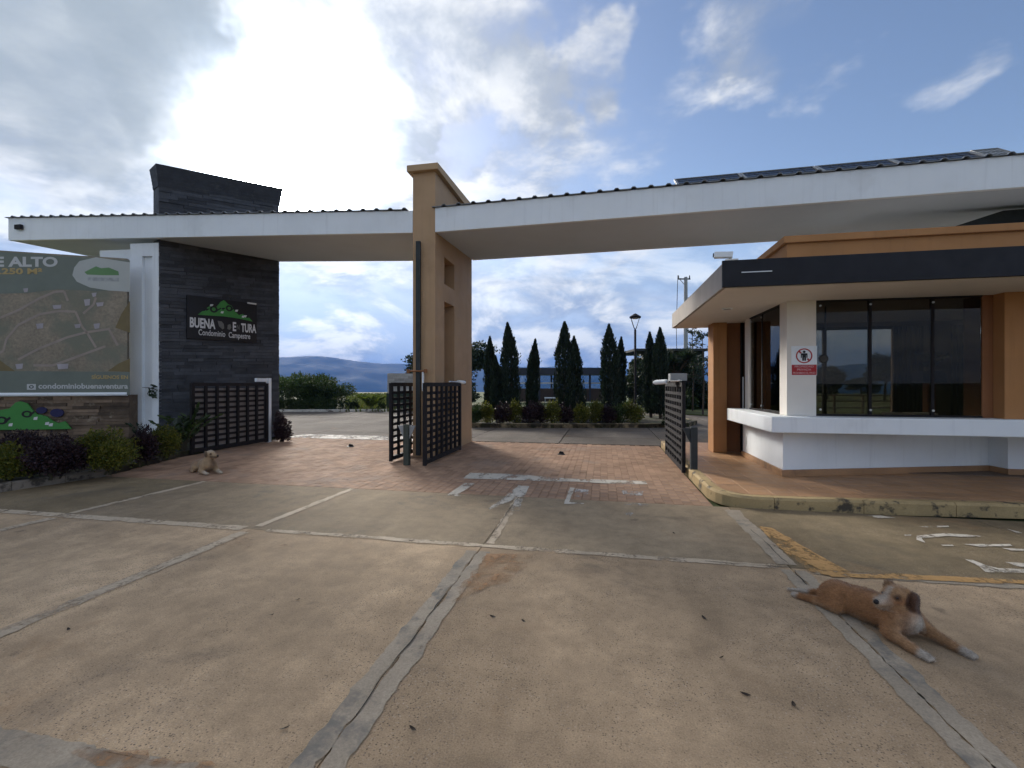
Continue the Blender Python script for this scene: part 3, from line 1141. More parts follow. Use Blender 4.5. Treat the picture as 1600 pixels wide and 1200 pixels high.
def gate_part(name, mb, parent, key):
    """bars that look alike share one mesh"""
    if key not in _leaf_me:
        me = bpy.data.meshes.new(name)
        me.from_pydata([tuple(p) for p in mb.v], [], mb.f)
        me.materials.append(M['iron'])
        _leaf_me[key] = me
    o = bpy.data.objects.new(name, _leaf_me[key])
    put(o, parent)
    return o


def gate_leaf(label, u, v, rz=pi / 2, cols=7, rows=11):
    g = thing('metal_gate', label, 'gate', (u, v, 0), rz, 'open driveway gate leaves')
    for x in (0.04, GL - 0.04):
        mb = MB()
        mb.box(-0.04, 0.04, -0.03, 0.03, 0.03, GH + 0.02)
        gate_part('stile', mb, g, 'stile').location = (x, 0, 0)
    for z in (0.09, GH - 0.01):
        mb = MB()
        mb.box(0.0, GL - 0.16, -0.028, 0.028, -0.04, 0.04)
        gate_part('rail', mb, g, 'rail').location = (0.08, 0, z)
    for k in range(1, cols):
        mb = MB()
        mb.box(-0.030, 0.030, -0.022, 0.022, 0.0, GH - 0.18)
        gate_part('bar', mb, g, 'bar').location = (0.08 + (GL - 0.16) * k / cols, 0, 0.13)
    for k in range(1, rows):
        mb = MB()
        mb.box(0.0, GL - 0.16, -0.012, 0.012, -0.028, 0.028)
        gate_part('slat', mb, g, 'slat').location = (0.08, 0.0235 if k % 2 else 0.0236, 0.13 + (GH - 0.18) * k / rows)
    return g


ga = gate_leaf('black iron gate leaf folded open against the dark stone tower', -9.05, 8.58, radians(87))
mb = MB()
mb.obox((0, 0, 0), (GL / 2 - 0.1, 0, 0), (0, 0.004, 0), (0, 0, GH / 2 - 0.12))
_bs = build('backing_sheet', mb, mat('grey_backing', (0.20, 0.185, 0.175), 0.6, 0.12, 2.0, 0.05), None)
_bs.parent = ga
_bs.location = (GL / 2, 0.045, GH / 2 + 0.02)
gb = gate_leaf('black iron gate leaf behind the pier, seen edge-on at its far side', -4.22, 8.55)
gc = gate_leaf('black iron gate leaf open along the niche side of the ochre pier', -3.36, 8.22)
gd = gate_leaf('black iron gate leaf beside the guardhouse walkway with a grey motor box', 1.40, 8.47)


def gate_stop(label, u, v, m, h=0.88, wings=(1,)):
    g = thing('gate_stop_post', label, 'post', (u, v, 0), 0, 'gate stop posts')
    mb = MB()
    mb.box(u - 0.055, u + 0.055, v - 0.055, v + 0.055, 0, h)
    build('post', mb, m, g, bevel=0.006)
    for s in wings:
        mb = MB()
        a = u + s * 0.056
        mb.extrude([(a, v - 0.02, h - 0.02), (a + s * 0.13, v - 0.02, h - 0.02), (a, v - 0.02, h - 0.28)], (0, 0.03, 0))
        build('gusset', mb, M['greybox'] if m is not M['grey_iron'] else m, g)
    return g


gate_stop('green iron stop post with two grey gussets in front of the pier', -3.80, 8.42, M['green_iron'], 0.80, (-1, 1))
gate_stop('dark grey iron stop post at the tip of the walkway gate', 1.53, 8.28, M['grey_iron'], 0.86, (-1,))
gate_stop('green iron stop post between the flower bed and the tower gate', -9.32, 8.50, M['green_iron'], 0.84, ())


def gate_motor(label, a, b, box=None):
    g = thing('gate_motor', label, 'gate motor', tuple(a), 0, 'gate opener rams')
    a, b = Vector(a), Vector(b)
    m1 = a.lerp(b, 0.48)
    mb = MB()
    mb.tube([a, a.lerp(b, 0.06), m1], [0.034, 0.045, 0.045], 12)
    build('cylinder', mb, M['white'], g, smooth=False)
    mb = MB()
    mb.tube([m1, b], 0.017, 10)
    build('piston', mb, M['metal'], g)
    mb = MB()
    mb.tube([a + Vector((0, 0, -0.05)), a + Vector((0, 0, 0.05))], 0.03, 8)
    build('pivot', mb, M['grey_iron'], g)
    if box:
        mb = MB()
        mb.box(*box)
        build('motor_box', mb, M['greybox'], g, bevel=0.008)
        mb = MB()
        mb.box(box[0] - 0.03, box[1] + 0.05, box[2] - 0.02, box[3] + 0.02, box[4] - 0.03, box[4] - 0.003)
        build('bracket', mb, M['iron'], g)
    return g


gate_motor('white gate ram reaching from the ochre pier to its gate leaf', (-3.52, 11.35, 1.64), (-3.38, 9.75, 1.655), None)
gate_motor('white gate ram with grey motor box on top of the walkway gate', (0.98, 9.25, 1.63), (1.40, 8.75, 1.66),
           (1.24, 1.54, 8.95, 9.25, 1.66, 1.80))

# white inverted-L frame post at the tower
wp = thing('gate_frame_post', 'white inverted-L gate post at the tower corner beside the red-leaved bush', 'post', (-9.05, 10.95, 0))
mb = MB()
mb.box(-9.08, -8.98, 10.93, 11.03, 0, 1.76)
build('post', mb, M['white'], wp, bevel=0.006)
mb = MB()
mb.box(-9.06, -9.00, 10.50, 10.927, 1.66, 1.755)
build('top_arm', mb, M['white'], wp, bevel=0.006)

for label, px, py in (('small dark floor stop on the bricks of the left gateway', 548, 698), ('small dark floor stop on the bricks past the faded stop bar', 877, 710)):
    u, v = G(px, py)
    g = thing('floor_stop', label, 'gate stop', (u, v, 0), 0, 'gate floor stops')
    mb = MB()
    mb.lathe((u, v, 0), [(0.085, 0), (0.085, 0.012), (0.05, 0.02)], 14)
    build('base', mb, M['grey_iron'], g)
    mb = MB()
    mb.extrude([(u - 0.06, v - 0.02, 0.02), (u + 0.06, v - 0.02, 0.02), (u + 0.045, v - 0.02, 0.062), (u - 0.03, v - 0.02, 0.072)], (0, 0.04, 0))
    build('block', mb, M['iron'], g)


# ------------------------------------------------------------------ dark stone tower
def ray_v(px, v):
    """ground point that the pixel column px meets at the distance v down the drive"""
    k = (px - 800.0) / F
    Z = v / (k * SA + CA)
    return C(k * Z, Z)


TA, TB = Vector(ray_v(248, 9.56)), Vector(ray_v(436, 12.22))
TT = (TB - TA).normalized()
TN = Vector((TT.y, -TT.x))          # face normal, towards the drive
tower = thing('stone_tower', 'tall dark slate-clad tower with a slanting top behind the left gate', 'tower', (-10.4, 10.8, 0))
back = 0.42
TL = (TB - TA).length


def tz(s):
    return 7.12 + 0.42 * s / TL


mb = MB()
A2, B2 = TA - TN * 0.035, TB - TN * 0.035
mb.prism([tuple(A2), tuple(B2), tuple(B2 - TN * back), tuple(A2 - TN * back)][::-1], 0, [tz(TL), tz(TL), tz(0), tz(0)][::1] if False else [tz(0), tz(TL), tz(TL), tz(0)])
build('core', mb, M['slate'], tower)
# crown: the cladding flares outwards into the slanting top edge
def ring(o, zlift):
    a_, b_ = TA - TT * o + TN * o, TB + TT * o + TN * o
    c_, d_ = b_ - TN * (back + 2 * o), a_ - TN * (back + 2 * o)
    return [(a_.x, a_.y, tz(0) + zlift), (b_.x, b_.y, tz(TL) + zlift), (c_.x, c_.y, tz(TL) + zlift), (d_.x, d_.y, tz(0) + zlift)]


mb = MB()
vs = []
NR = 6
for q in range(NR):
    vs += ring(0.014 + 0.062 * (q / NR) ** 1.2 , -0.50 + 0.088 * q) + ring(0.022 + 0.062 * ((q + 0.6) / NR) ** 1.2, -0.50 + 0.088 * q + 0.082)
L0 = 8 * NR - 4
fs = [(L0, L0 + 1, L0 + 2, L0 + 3), (3, 2, 1, 0)]
for lv in range(0, L0, 4):
    for k in range(4):
        k2 = (k + 1) % 4
        fs.append((lv + k, lv + k2, lv + 4 + k2, lv + 4 + k))
mb.add(vs, fs)
build('crown', mb, M['slate'], tower)
rt = random.Random(11)
# slate strips: the 300 that show largest are parts, the rest one clad field
rows = 82
strips = []
for r in range(rows):
    z0 = 7.10 * r / rows
    s = 0.0
    off = rt.uniform(0.2, 0.6)
    first = True
    while s < TL - 0.01:
        e = min(TL, s + (off if first else rt.uniform(0.35, 0.75)))
        if TL - e < 0.15:
            e = TL
        first = False
        strips.append((s, e, z0, r))
        s = e


def strip_box(mb, s, e, z0):
    tilt = 0.42 / TL
    h = 7.10 / rows
    p = rt.uniform(0.0, 0.028)
    A = TA + TT * (s + 0.002) - TN * 0.034
    B = TA + TT * (e - 0.002) - TN * 0.034
    Af, Bf = A + TN * (0.034 + p), B + TN * (0.034 + p * rt.uniform(0.7, 1.2))
    k = 1.0 + tilt * 0.0
    za, zb = z0 * (1 + 0.42 / 7.1 * s / TL), z0 * (1 + 0.42 / 7.1 * e / TL)
    ha = h * 0.95
    vs = [(A.x, A.y, za), (B.x, B.y, zb), (Bf.x, Bf.y, zb), (Af.x, Af.y, za),
          (A.x, A.y, za + ha), (B.x, B.y, zb + ha), (Bf.x, Bf.y, zb + ha), (Af.x, Af.y, za + ha)]
    mb.add(vs, [(0, 1, 2, 3), (7, 6, 5, 4), (3, 2, 6, 7), (0, 3, 7, 4), (2, 1, 5, 6), (1, 0, 4, 5)])


# biggest first, only where the canopy and the gate leave the face in view
strips.sort(key=lambda q: -(q[1] - q[0]) * (1.0 if 1.7 < q[2] < 4.8 or q[2] > 6.0 else 0.4))
rest = MB()
for i, (s, e, z0, r) in enumerate(strips):
    if i < 300:
        mb = MB()
        strip_box(mb, s, e, z0)
        build('stone', mb, M['slate'], tower)
    else:
        strip_box(rest, s, e, z0)
build('stone_cladding', rest, M['slate'], tower, kind='stuff')

# estate sign on the tower
def tp(s, z, out=0.0):
    p = TA + TT * s + TN * out
    return Vector((p.x, p.y, z))


def on_tower(px, py, out=0.08):
    """pixel carried onto the tower face -> (s, z)"""
    u0, v0 = C((px - 800) / F, 1.0)
    dxy = Vector((u0, v0))
    P = TA + TN * out
    k = P.dot(TN) / dxy.dot(TN)
    q = dxy * k
    return (q - P).dot(TT), H + (600 - py) / F * k


s0, z1 = on_tower(292, 466)
s1, z1b = on_tower(401, 470)
_, z0 = on_tower(346, 532)
sg = thing('estate_sign', 'black sign with green hills and BUENAVENTURA lettering on the dark tower', 'sign', tuple(tp((s0 + s1) / 2, z0, 0.05)))
zt, zb = (z1 + z1b) / 2, z0
mb = MB()
mb.extrude([tp(s0, zb, 0.04), tp(s1, zb, 0.04), tp(s1, zt, 0.04), tp(s0, zt, 0.04)], tuple((TN * 0.05).to_3d()))
build('panel', mb, M['sign_black'], sg)
ax3, az3, n3 = TT.to_3d(), Vector((0, 0, 1)), TN.to_3d()
W = s1 - s0
Hs = zt - zb


def sp(x, y, out=0.0):
    """point on the sign: x, y from 0 to 1"""
    return tp(s0 + W * x, zb + Hs * y, 0.094 + out)


HILL = [(0.14, 0.565), (0.20, 0.66), (0.235, 0.67), (0.27, 0.76), (0.33, 0.83), (0.37, 0.80), (0.40, 0.81), (0.45, 0.93), (0.50, 0.985), (0.56, 0.90), (0.61, 0.87),
        (0.66, 0.74), (0.72, 0.66), (0.78, 0.70), (0.84, 0.61), (0.875, 0.62), (0.93, 0.535), (0.72, 0.575), (0.50, 0.59), (0.30, 0.575)]
mb = MB()
mb.extrude([sp(*q) for q in HILL], tuple(n3 * 0.012))
build('hill_emblem', mb, M['green_sign'], sg)
mb = MB()
for (x, y, r) in ((0.355, 0.735, 0.055), (0.575, 0.80, 0.05)):
    mb.disc(sp(x, y, 0.0135), ax3 * (r * W), az3 * (r * W), 24, 0.5)
    mb.add([sp(x + r * 0.7, y - r * 0.9, 0.0135), sp(x + r * 1.9, y + 0.03, 0.0135), sp(x + r * 1.8, y + 0.06, 0.0135), sp(x + r * 0.6, y - 0.02, 0.0135)], [(0, 1, 2, 3)])
    mb.add([sp(x - r * 1.0, y, 0.0138), sp(x - r * 1.8, y - 0.06, 0.0138), sp(x - r * 2.3, y - 0.02, 0.0138), sp(x - r * 1.6, y - 0.0, 0.0138)], [(0, 1, 2, 3)])
build('swirl', mb, M['sign_black'], sg)
mb = MB()
for (x, y) in ((0.30, 0.80), (0.66, 0.74), (0.76, 0.61), (0.79, 0.625), (0.45, 0.66)):
    mb.add([sp(x, y, 0.0135), sp(x + 0.035, y - 0.005, 0.0135), sp(x + 0.05, y + 0.05, 0.0135), sp(x + 0.01, y + 0.045, 0.0135)], [(0, 1, 2, 3)])
build('flower_print', mb, M['sign_white'], sg)
mb = MB()
lettering(mb, 'BUENA', sp(0.035, 0.27, 0.004), ax3, az3, w=0.345 * W, h=0.225 * Hs, bold=0.035)
build('lettering', mb, M['sign_white'], sg)
mb = MB()
lettering(mb, 'E', sp(0.63, 0.26, 0.004), ax3, az3, w=0.05 * W, h=0.215 * Hs, bold=0.03)
build('lettering', mb, M['sign_white'], sg)
mb = MB()
lettering(mb, 'TURA', sp(0.755, 0.255, 0.004), ax3, az3, w=0.235 * W, h=0.21 * Hs, bold=0.035)
build('lettering', mb, M['sign_white'], sg)
mb = MB()
lettering(mb, 'N', sp(0.69, 0.30, 0.004), ax3, az3, w=0.04 * W, h=0.12 * Hs, bold=0.02)
mb.add([sp(0.41, 0.47, 0.004), sp(0.43, 0.34, 0.004), sp(0.48, 0.27, 0.004), sp(0.505, 0.30, 0.004), sp(0.50, 0.40, 0.004), sp(0.47, 0.46, 0.004)], [tuple(range(6))])
mb.add([sp(0.55, 0.29, 0.004), sp(0.585, 0.27, 0.004), sp(0.61, 0.33, 0.004), sp(0.595, 0.42, 0.004), sp(0.555, 0.39, 0.004)], [tuple(range(5))])
build('leaf_print', mb, M['sign_grey'], sg)
mb = MB()
lettering(mb, 'Condominio', sp(0.15, 0.095, 0.004), ax3, az3, w=0.37 * W, h=0.135 * Hs, bold=0.01)
build('lettering', mb, M['sign_white'], sg)
mb = MB()
lettering(mb, 'Campestre', sp(0.57, 0.085, 0.004), ax3, az3, w=0.325 * W, h=0.135 * Hs, bold=0.01)
build('lettering', mb, M['sign_white'], sg)
mb = MB()
mb.extrude([sp(0.85, 0.975, -0.01), sp(0.99, 0.972, -0.01), sp(0.99, 1.01, -0.01), sp(0.85, 1.013, -0.01)], tuple(n3 * 0.02))
build('torn_edge', mb, M['sign_white'], sg)

# ------------------------------------------------------------------ white column wall beside the tower, with a shallow groove
WA, WB = Vector(ray_v(203.5, 9.48)), Vector(ray_v(247.5, 9.545))
WTt = (WB - WA).normalized()
WN = Vector((WTt.y, -WTt.x))
wc = thing('white_column', 'white rendered column between the billboard and the dark tower', 'column', (-11.1, 9.2, 0))
L = (WB - WA).length


def wcb(s0_, s1_, o0, o1, z0_, z1_, m, name):
    mb = MB()
    a_, b_ = WA + WTt * s0_, WA + WTt * s1_
    mb.prism([tuple(a_ + WN * o0), tuple(b_ + WN * o0), tuple(b_ + WN * o1), tuple(a_ + WN * o1)], z0_, z1_)
    build(name, mb, m, wc)


wcb(0, L * 0.42, 0.0, -0.4, 0, 5.18, M['white'], 'shaft')
wcb(L * 0.78, L, 0.0, -0.4, 0, 5.18, M['white'], 'shaft')
wcb(L * 0.42, L * 0.78, 0.0, -0.4, 4.85, 5.18, M['white'], 'lintel')
wcb(L * 0.42, L * 0.78, -0.07, -0.4, 0, 4.85, M['white'], 'groove_back')
wcb(-1.1, -0.004, -0.20, -0.40, 0, 5.10, M['white'], 'side_wall')

# ------------------------------------------------------------------ canopies
def canopy(label, us, ub, ut, name, v0=9.36, v1=12.20, ribs=0.33, raise_back=0.16, end_caps=True):
    """us: positions across; ub, ut: underside and top at those positions"""
    c = thing(name, label, 'canopy', ((us[0] + us[-1]) / 2, 10.8, 0))
    a, b = us[0], us[-1]

    def lerp(arr, u):
        return arr[0] + (arr[1] - arr[0]) * (u - a) / (b - a)

    mb = MB()     # front fascia
    mb.extrude([(a, v0, ub[0]), (b, v0, ub[1]), (b, v0, ut[1]), (a, v0, ut[0])], (0, 0.08, 0))
    build('fascia', mb, M['white'], c)
    mb = MB()     # soffit
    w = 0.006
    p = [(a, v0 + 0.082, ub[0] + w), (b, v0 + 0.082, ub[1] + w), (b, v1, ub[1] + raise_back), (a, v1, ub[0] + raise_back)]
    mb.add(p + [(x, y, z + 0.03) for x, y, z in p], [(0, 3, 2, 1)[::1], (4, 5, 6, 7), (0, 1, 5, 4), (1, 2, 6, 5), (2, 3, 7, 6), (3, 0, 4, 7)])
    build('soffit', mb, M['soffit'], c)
    mb = MB()     # rear fascia
    mb.extrude([(a, v1 + 0.002, ub[0] + raise_back), (b, v1 + 0.002, ub[1] + raise_back), (b, v1 + 0.002, ut[1]), (a, v1 + 0.002, ut[0])], (0, 0.08, 0))
    build('rear_fascia', mb, M['white'], c)
    # ribbed sheets, a little above the fascia and over-sailing it
    mb = MB()
    vs, fs = [], []
    u = a - 0.06
    prof = []
    while u < b + 0.05:
        prof += [(u, 0.0), (u + ribs - 0.12, 0.0), (u + ribs - 0.085, 0.036), (u + ribs - 0.035, 0.036)]
        u += ribs
    prof = [q for q in prof if q[0] <= b + 0.05]
    for (u, h) in prof:
        z = lerp(ut, u) + 0.02 + h
        vs += [(u, v0 - 0.05, z), (u, v1 + 0.12, z), (u, v0 - 0.05, z - 0.012), (u, v1 + 0.12, z - 0.012)]
    for k in range(len(prof) - 1):
        i, j = 4 * k, 4 * k + 4
        fs += [(i, j, j + 1, i + 1), (i + 2, i + 3, j + 3, j + 2), (i, i + 2, j + 2, j)]
    mb.add(vs, fs)
    build('roof_sheet', mb, M['roofmetal'], c)
    for (u, side) in ((a, 0), (b, 1)):
        mb = MB()
        d = 0.08 if side == 0 else -0.08
        z0_, z1_ = ub[side], ut[side]
        mb.extrude([(u, v0 + 0.084, z0_ + 0.04), (u, v1 - 0.002, z0_ + raise_back + 0.04), (u, v1 - 0.002, z1_), (u, v0 + 0.084, z1_)], (d, 0, 0))
        build('end_board', mb, M['white'], c)
    return c


cl = canopy('white canopy rising from the ochre pier over the left gateway and dark tower', (-15.7, PU0 - 0.003), (5.47, 4.92), (6.06, 5.40), 'entrance_canopy')
cr_ = canopy('long white canopy from the ochre pier over the right gateway and guardhouse', (PU1 + 0.003, 12.5), (4.90, 5.02), (5.42, 5.58), 'entrance_canopy', end_caps=False)
# deep white beam end seen above the left canopy
mb = MB()
mb.extrude([(-14.3, 11.9, 5.9), (-10.95, 11.9, 5.9), (-10.95, 11.9, 6.92), (-14.3, 11.9, 6.93)], (0, 0.25, 0))
build('upstand', mb, M['white'], cl)
# downstand beam under the right canopy, enlarged and darkened to carry soffit shade
mb = MB()
mb.extrude([(5.2, 10.5, 4.20), (12.2, 10.5, 4.0), (12.2, 10.5, 5.0), (7.6, 10.5, 4.96)], (0, 0.3, 0))
build('beam', mb, M['grey_iron'], cr_)
mb = MB()
mb.box(8.2, 9.0, 9.9, 10.7, 4.0, 4.98)
build('column_head', mb, M['grey_iron'], cr_)

wl = thing('floodlight', 'tiny black floodlight on the far left end of the canopy fascia', 'floodlight', (-15.3, 9.38, 5.75))
mb = MB()
mb.box(-15.36, -15.14, 9.27, 9.34, 5.72, 5.84)
build('lamp_head', mb, M['iron'], wl, bevel=0.01)
mb = MB()
mb.box(-15.27, -15.23, 9.341, 9.398, 5.74, 5.80)
build('bracket', mb, M['iron'], wl)

# ------------------------------------------------------------------ solar panels on the right canopy
def roof_z(u):
    return 5.42 + (5.58 - 5.42) * (u - PU1) / (12.5 - PU1) + 0.09


def solar(label, u0, u1, v0=9.62, v1=10.12, rise=0.35, m=None, group='solar panels on the right canopy'):
    s = thing('solar_panel', label, 'solar panel', ((u0 + u1) / 2, v0, roof_z(u0)), 0, group)
    zA, zB = roof_z(u0), roof_z(u1)
    n = Vector((0, -rise, v1 - v0)).normalized()
    p = [Vector((u0, v0, zA)), Vector((u1, v0, zB)), Vector((u1, v1, zB + rise)), Vector((u0, v1, zA + rise))]
    mb = MB()
    q = [p[0].lerp(p[2], 0.03), p[1].lerp(p[3], 0.03), p[2].lerp(p[0], 0.03), p[3].lerp(p[1], 0.03)]
    mb.extrude([x + n * 0.012 for x in q], n * -0.006)
    build('cells', mb, m or M['pv'], s)
    mb = MB()
    for i in range(4):
        a, b, c, d = p[i], p[(i + 1) % 4], q[(i + 1) % 4], q[i]
        mb.extrude([a, b, c, d], n * 0.03)
    mb.extrude([x for x in p], n * -0.008)
    build('frame', mb, M['greybox'], s)
    mb = MB()
    for k in range(1, 6):
        a, b = q[0].lerp(q[1], k / 6), q[3].lerp(q[2], k / 6)
        mb.tube([a + n * 0.014, b + n * 0.014], 0.003, 4, False)
    for k in range(1, 3):
        a, b = q[0].lerp(q[3], k / 3), q[1].lerp(q[2], k / 3)
        mb.tube([a + n * 0.014, b + n * 0.014], 0.004, 4, False)
    build('grid_line', mb, M['grey_iron'], s, kind='stuff')
    for u in (u0 + 0.2, u1 - 0.2):
        mb = MB()
        z = roof_z(u)
        mb.tube([(u, v1 - 0.05, z - 0.06), (u, v1 - 0.05, z + rise - 0.06)], 0.02, 6)
        build('leg', mb, M['galv'], s)
    return s


names = ['leftmost dark solar panel on the right canopy, nearest the ochre pier', 'second dark solar panel from the pier on the right canopy',
         'third dark solar panel from the pier on the right canopy', 'fourth dark solar panel, beside the pale rightmost one']
for k, (u0, u1) in enumerate(((1.47, 2.745), (2.755, 4.135), (4.145, 5.445), (5.455, 6.78))):
    solar(names[k], u0, u1)
solar('pale grey rightmost solar panel at the end of the row on the canopy', 6.79, 7.22, rise=0.37, m=M['greybox'])
mb = MB()

# ------------------------------------------------------------------ guardhouse
gh = thing('guardhouse', 'white and ochre guardhouse with dark glass and a flat black-edged roof', 'guardhouse', (2.8, 7.96, 0))
U0, V0 = 2.87, 7.96
FL = 0.128
# lower wall, set back towards the right
mb = MB()
LOW = [(2.82, 10.1), (2.82, 7.98), (6.39, 9.12), (6.43, 8.80), (10.5, 8.80), (10.5, 9.3), (6.0, 9.5), (3.1, 8.5), (3.1, 10.1)]
mb.prism(LOW, FL + 0.10, 0.848)
build('lower_wall', mb, M['white'], gh)
mb = MB()
SK = [(2.79, 10.1), (2.79, 7.94), (6.37, 9.08), (6.41, 8.765), (10.5, 8.765), (10.5, 9.3), (6.0, 9.5), (3.1, 8.5), (3.1, 10.1)]
mb.prism(SK, FL - 0.03, FL + 0.098)
build('skirting', mb, M['tile'], gh)
mb = MB()
mb.prism([(2.55, 10.25), (2.55, 7.66), (10.5, 7.66), (10.5, 8.6), (3.25, 8.6), (3.25, 10.25)], 0.85, 1.095)
build('counter_ledge', mb, M['white'], gh, bevel=0.012)
# corner column and window surrounds
mb = MB()
mb.box(U0, 3.29, V0, 8.26, 1.097, 2.928)
build('corner_column', mb, M['offwhite'], gh)
mb = MB()
mb.box(U0, 3.10, 9.85, 10.14, 1.097, 2.928)
build('side_column', mb, M['offwhite'], gh)
mb = MB()
mb.box(5.66, 6.75, 7.80, 8.35, 1.097, 2.926)
build('column', mb, M['ochre'], gh)
mb = MB()
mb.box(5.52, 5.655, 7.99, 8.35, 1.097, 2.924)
build('jamb', mb, M['ochre_dark'], gh)  # dark tone holds the shade of the column's side
mb = MB()
mb.box(6.76, 10.5, 8.05, 8.35, 1.097, 2.925)
build('wall', mb, M['offwhite'], gh)
# ochre entrance column and the deep reveal behind it
mb = MB()
mb.box(2.33, 2.60, 10.45, 10.95, FL, 2.925)
build('column', mb, M['ochre'], gh)
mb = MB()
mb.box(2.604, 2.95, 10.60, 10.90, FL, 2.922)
build('reveal', mb, M['ochre_dark'], gh)  # shade behind the column carried by the darker colour
# door in the side
mb = MB()
mb.box(2.93, 2.95, 10.16, 10.58, FL + 0.02, 2.90)
dr = build('door', mb, M['glass'], gh)
mb = MB()
mb.box(2.905, 2.955, 10.145, 10.185, FL, 2.92)
mb.box(2.905, 2.955, 10.56, 10.598, FL, 2.92)
build('frame', mb, M['iron'], dr)
mb = MB()
mb.tube([(2.88, 10.30, 0.9), (2.88, 10.30, 1.75)], 0.014, 8)
build('handle', mb, M['metal'], dr)


def window(name, p0, p1, z0, z1, panes, thick=0.012, split=None, studs=True):
    """frameless panes side by side between ground points p0 and p1"""
    p0, p1 = Vector(p0), Vector(p1)
    L = (p1 - p0).length
    t = (p1 - p0) / L
    n = Vector((t.y, -t.x))
    w = None
    for zz in (z0, z1 - 0.03):
        mb = MB()
        mb.prism([tuple(p0 + n * 0.03), tuple(p1 + n * 0.03), tuple(p1 - n * 0.03), tuple(p0 - n * 0.03)], zz, zz + 0.03)
        if w is None:
            w = build(name, mb, M['iron'], gh)
        else:
            build('head_channel', mb, M['iron'], w)
    cuts = split or [k / panes for k in range(panes + 1)]
    for a, b in zip(cuts, cuts[1:]):
        q0, q1 = p0 + t * (L * a + 0.004), p0 + t * (L * b - 0.004)
        mb = MB()
        h = thick / 2
        mb.prism([tuple(q0 + n * h), tuple(q1 + n * h), tuple(q1 - n * h), tuple(q0 - n * h)], z0 + 0.031, z1 - 0.031)
        build('pane', mb, M['glass'], w)
    for a in cuts[1:-1]:
        q = p0 + t * (L * a)
        mb = MB()
        mb.prism([tuple(q + n * 0.012 - t * 0.02), tuple(q + n * 0.012 + t * 0.02), tuple(q - n * 0.03 + t * 0.02), tuple(q - n * 0.03 - t * 0.02)], z0 + 0.031, z1 - 0.031)
        build('mullion', mb, M['iron'], w)
    if studs:
        for a in cuts[:-1]:
            for zz in (z0 + 0.10, z1 - 0.09):
                q = p0 + t * (L * a + (0.07 if a == 0 else 0.0))
                mb = MB()
                e = n * 0.014
                c0 = Vector((q.x + e.x, q.y + e.y, zz))
                mb.tube([c0, c0 + Vector((n.x, n.y, 0)) * 0.015], 0.016, 8)
                build('glass_stud', mb, M['metal'], w)
    return w


window('window', (3.292, V0 + 0.05), (5.518, V0 + 0.05), 1.097, 2.925, 3, split=[0, 0.345, 0.72, 1.0])
window('window', (U0 + 0.03, 9.848), (U0 + 0.03, 8.262), 1.097, 2.925, 2, split=[0, 0.42, 1.0])

# roof slab with black front cladding, and the ochre parapet above
mb = MB()
mb.prism([(1.62, 11.4), (1.62, 6.70), (10.5, 6.70), (10.5, 11.4)], 2.93, 3.265)
build('roof_slab', mb, M['slab_edge'], gh)
mb = MB()
mb.box(1.66, 10.5, 6.74, 11.36, 2.918, 2.928)
build('ceiling', mb, M['offwhite'], gh)
mb = MB()
mb.box(1.60, 10.5, 6.655, 6.698, 2.92, 3.285)
build('front_cladding', mb, M['black'], gh, bevel=0.004)
mb = MB()
mb.box(1.84, 2.22, 6.648, 6.6535, 3.105, 3.118)
build('scratch', mb, M['galv'], gh)
mb = MB()
mb.box(U0, 10.5, V0 + 0.0, 8.2, 3.267, 3.83)
mb.box(U0, 3.1, 8.202, 11.0, 3.267, 3.83)
build('parapet', mb, M['ochre'], gh)
mb = MB()
mb.prism([(U0 - 0.06, 11.05), (U0 - 0.06, V0 - 0.06), (10.5, V0 - 0.06), (10.5, 8.26), (3.16, 8.26), (3.16, 11.05)], 3.832, 3.94)
build('parapet_cap', mb, M['ochre'], gh, bevel=0.008)
# room: floor, far wall with its opening, curtains
mb = MB()
mb.box(3.0, 10.5, 8.62, 11.3, 0.12, 0.14)
build('floor', mb, M['room'], gh)
mb = MB()
for b in ((6.05, 10.5, 0.14, 2.92), (3.1, 6.05, 0.14, 0.80), (3.1, 6.05, 2.83, 2.92)):
    mb.box(b[0], b[1], 11.0, 11.15, b[2], b[3])
build('far_wall', mb, M['room'], gh)
mb = MB()
mb.box(4.70, 4.76, 11.02, 11.10, 0.80, 2.83)
mb.box(3.1, 6.05, 11.02, 11.10, 2.77, 2.829)
wn = build('far_window', mb, M['iron'], gh)
mb = MB()
mb.box(3.1, 6.05, 11.055, 11.065, 0.80, 2.77)
build('pane', mb, M['clear'], wn)
mb = MB()
mb.box(6.1, 10.5, 8.42, 8.46, 1.10, 2.92)
build('inner_wall', mb, M['room'], gh)
for (a, b, m) in ((5.95, 6.5, 'room_dark'), (7.0, 7.6, 'room_dark')):
    mb = MB()
    n = 14
    for k in range(n):
        u = a + (b - a) * k / n
        mb.box(u, u + (b - a) / n * 0.92, 10.86 + 0.03 * (k % 2), 10.92 + 0.03 * (k % 2), 0.2, 2.8)
    build('curtain', mb, M[m], gh)

# things inside and on the guardhouse
u, v = 3.95, 8.62
ck = thing('clock', 'small round clock hanging behind the left pane of the front window', 'clock', (u - 0.27, v, 2.03))
mb = MB()
mb.extrude([(u - 0.27 + 0.075 * cos(2 * pi * k / 20), v, 2.03 + 0.075 * sin(2 * pi * k / 20)) for k in range(20)], (0, 0.03, 0))
build('case', mb, M['iron'], ck)
mb = MB()
mb.disc((u - 0.27, v - 0.003, 2.03), (0.055, 0, 0), (0, 0, 0.055), 20)
build('face', mb, M['greybox'], ck)
mb = MB()
mb.tube([(u - 0.24, v + 0.015, 2.11), (u - 0.24, v + 0.015, 2.92)], 0.012, 6)
build('hanger', mb, M['iron'], ck)

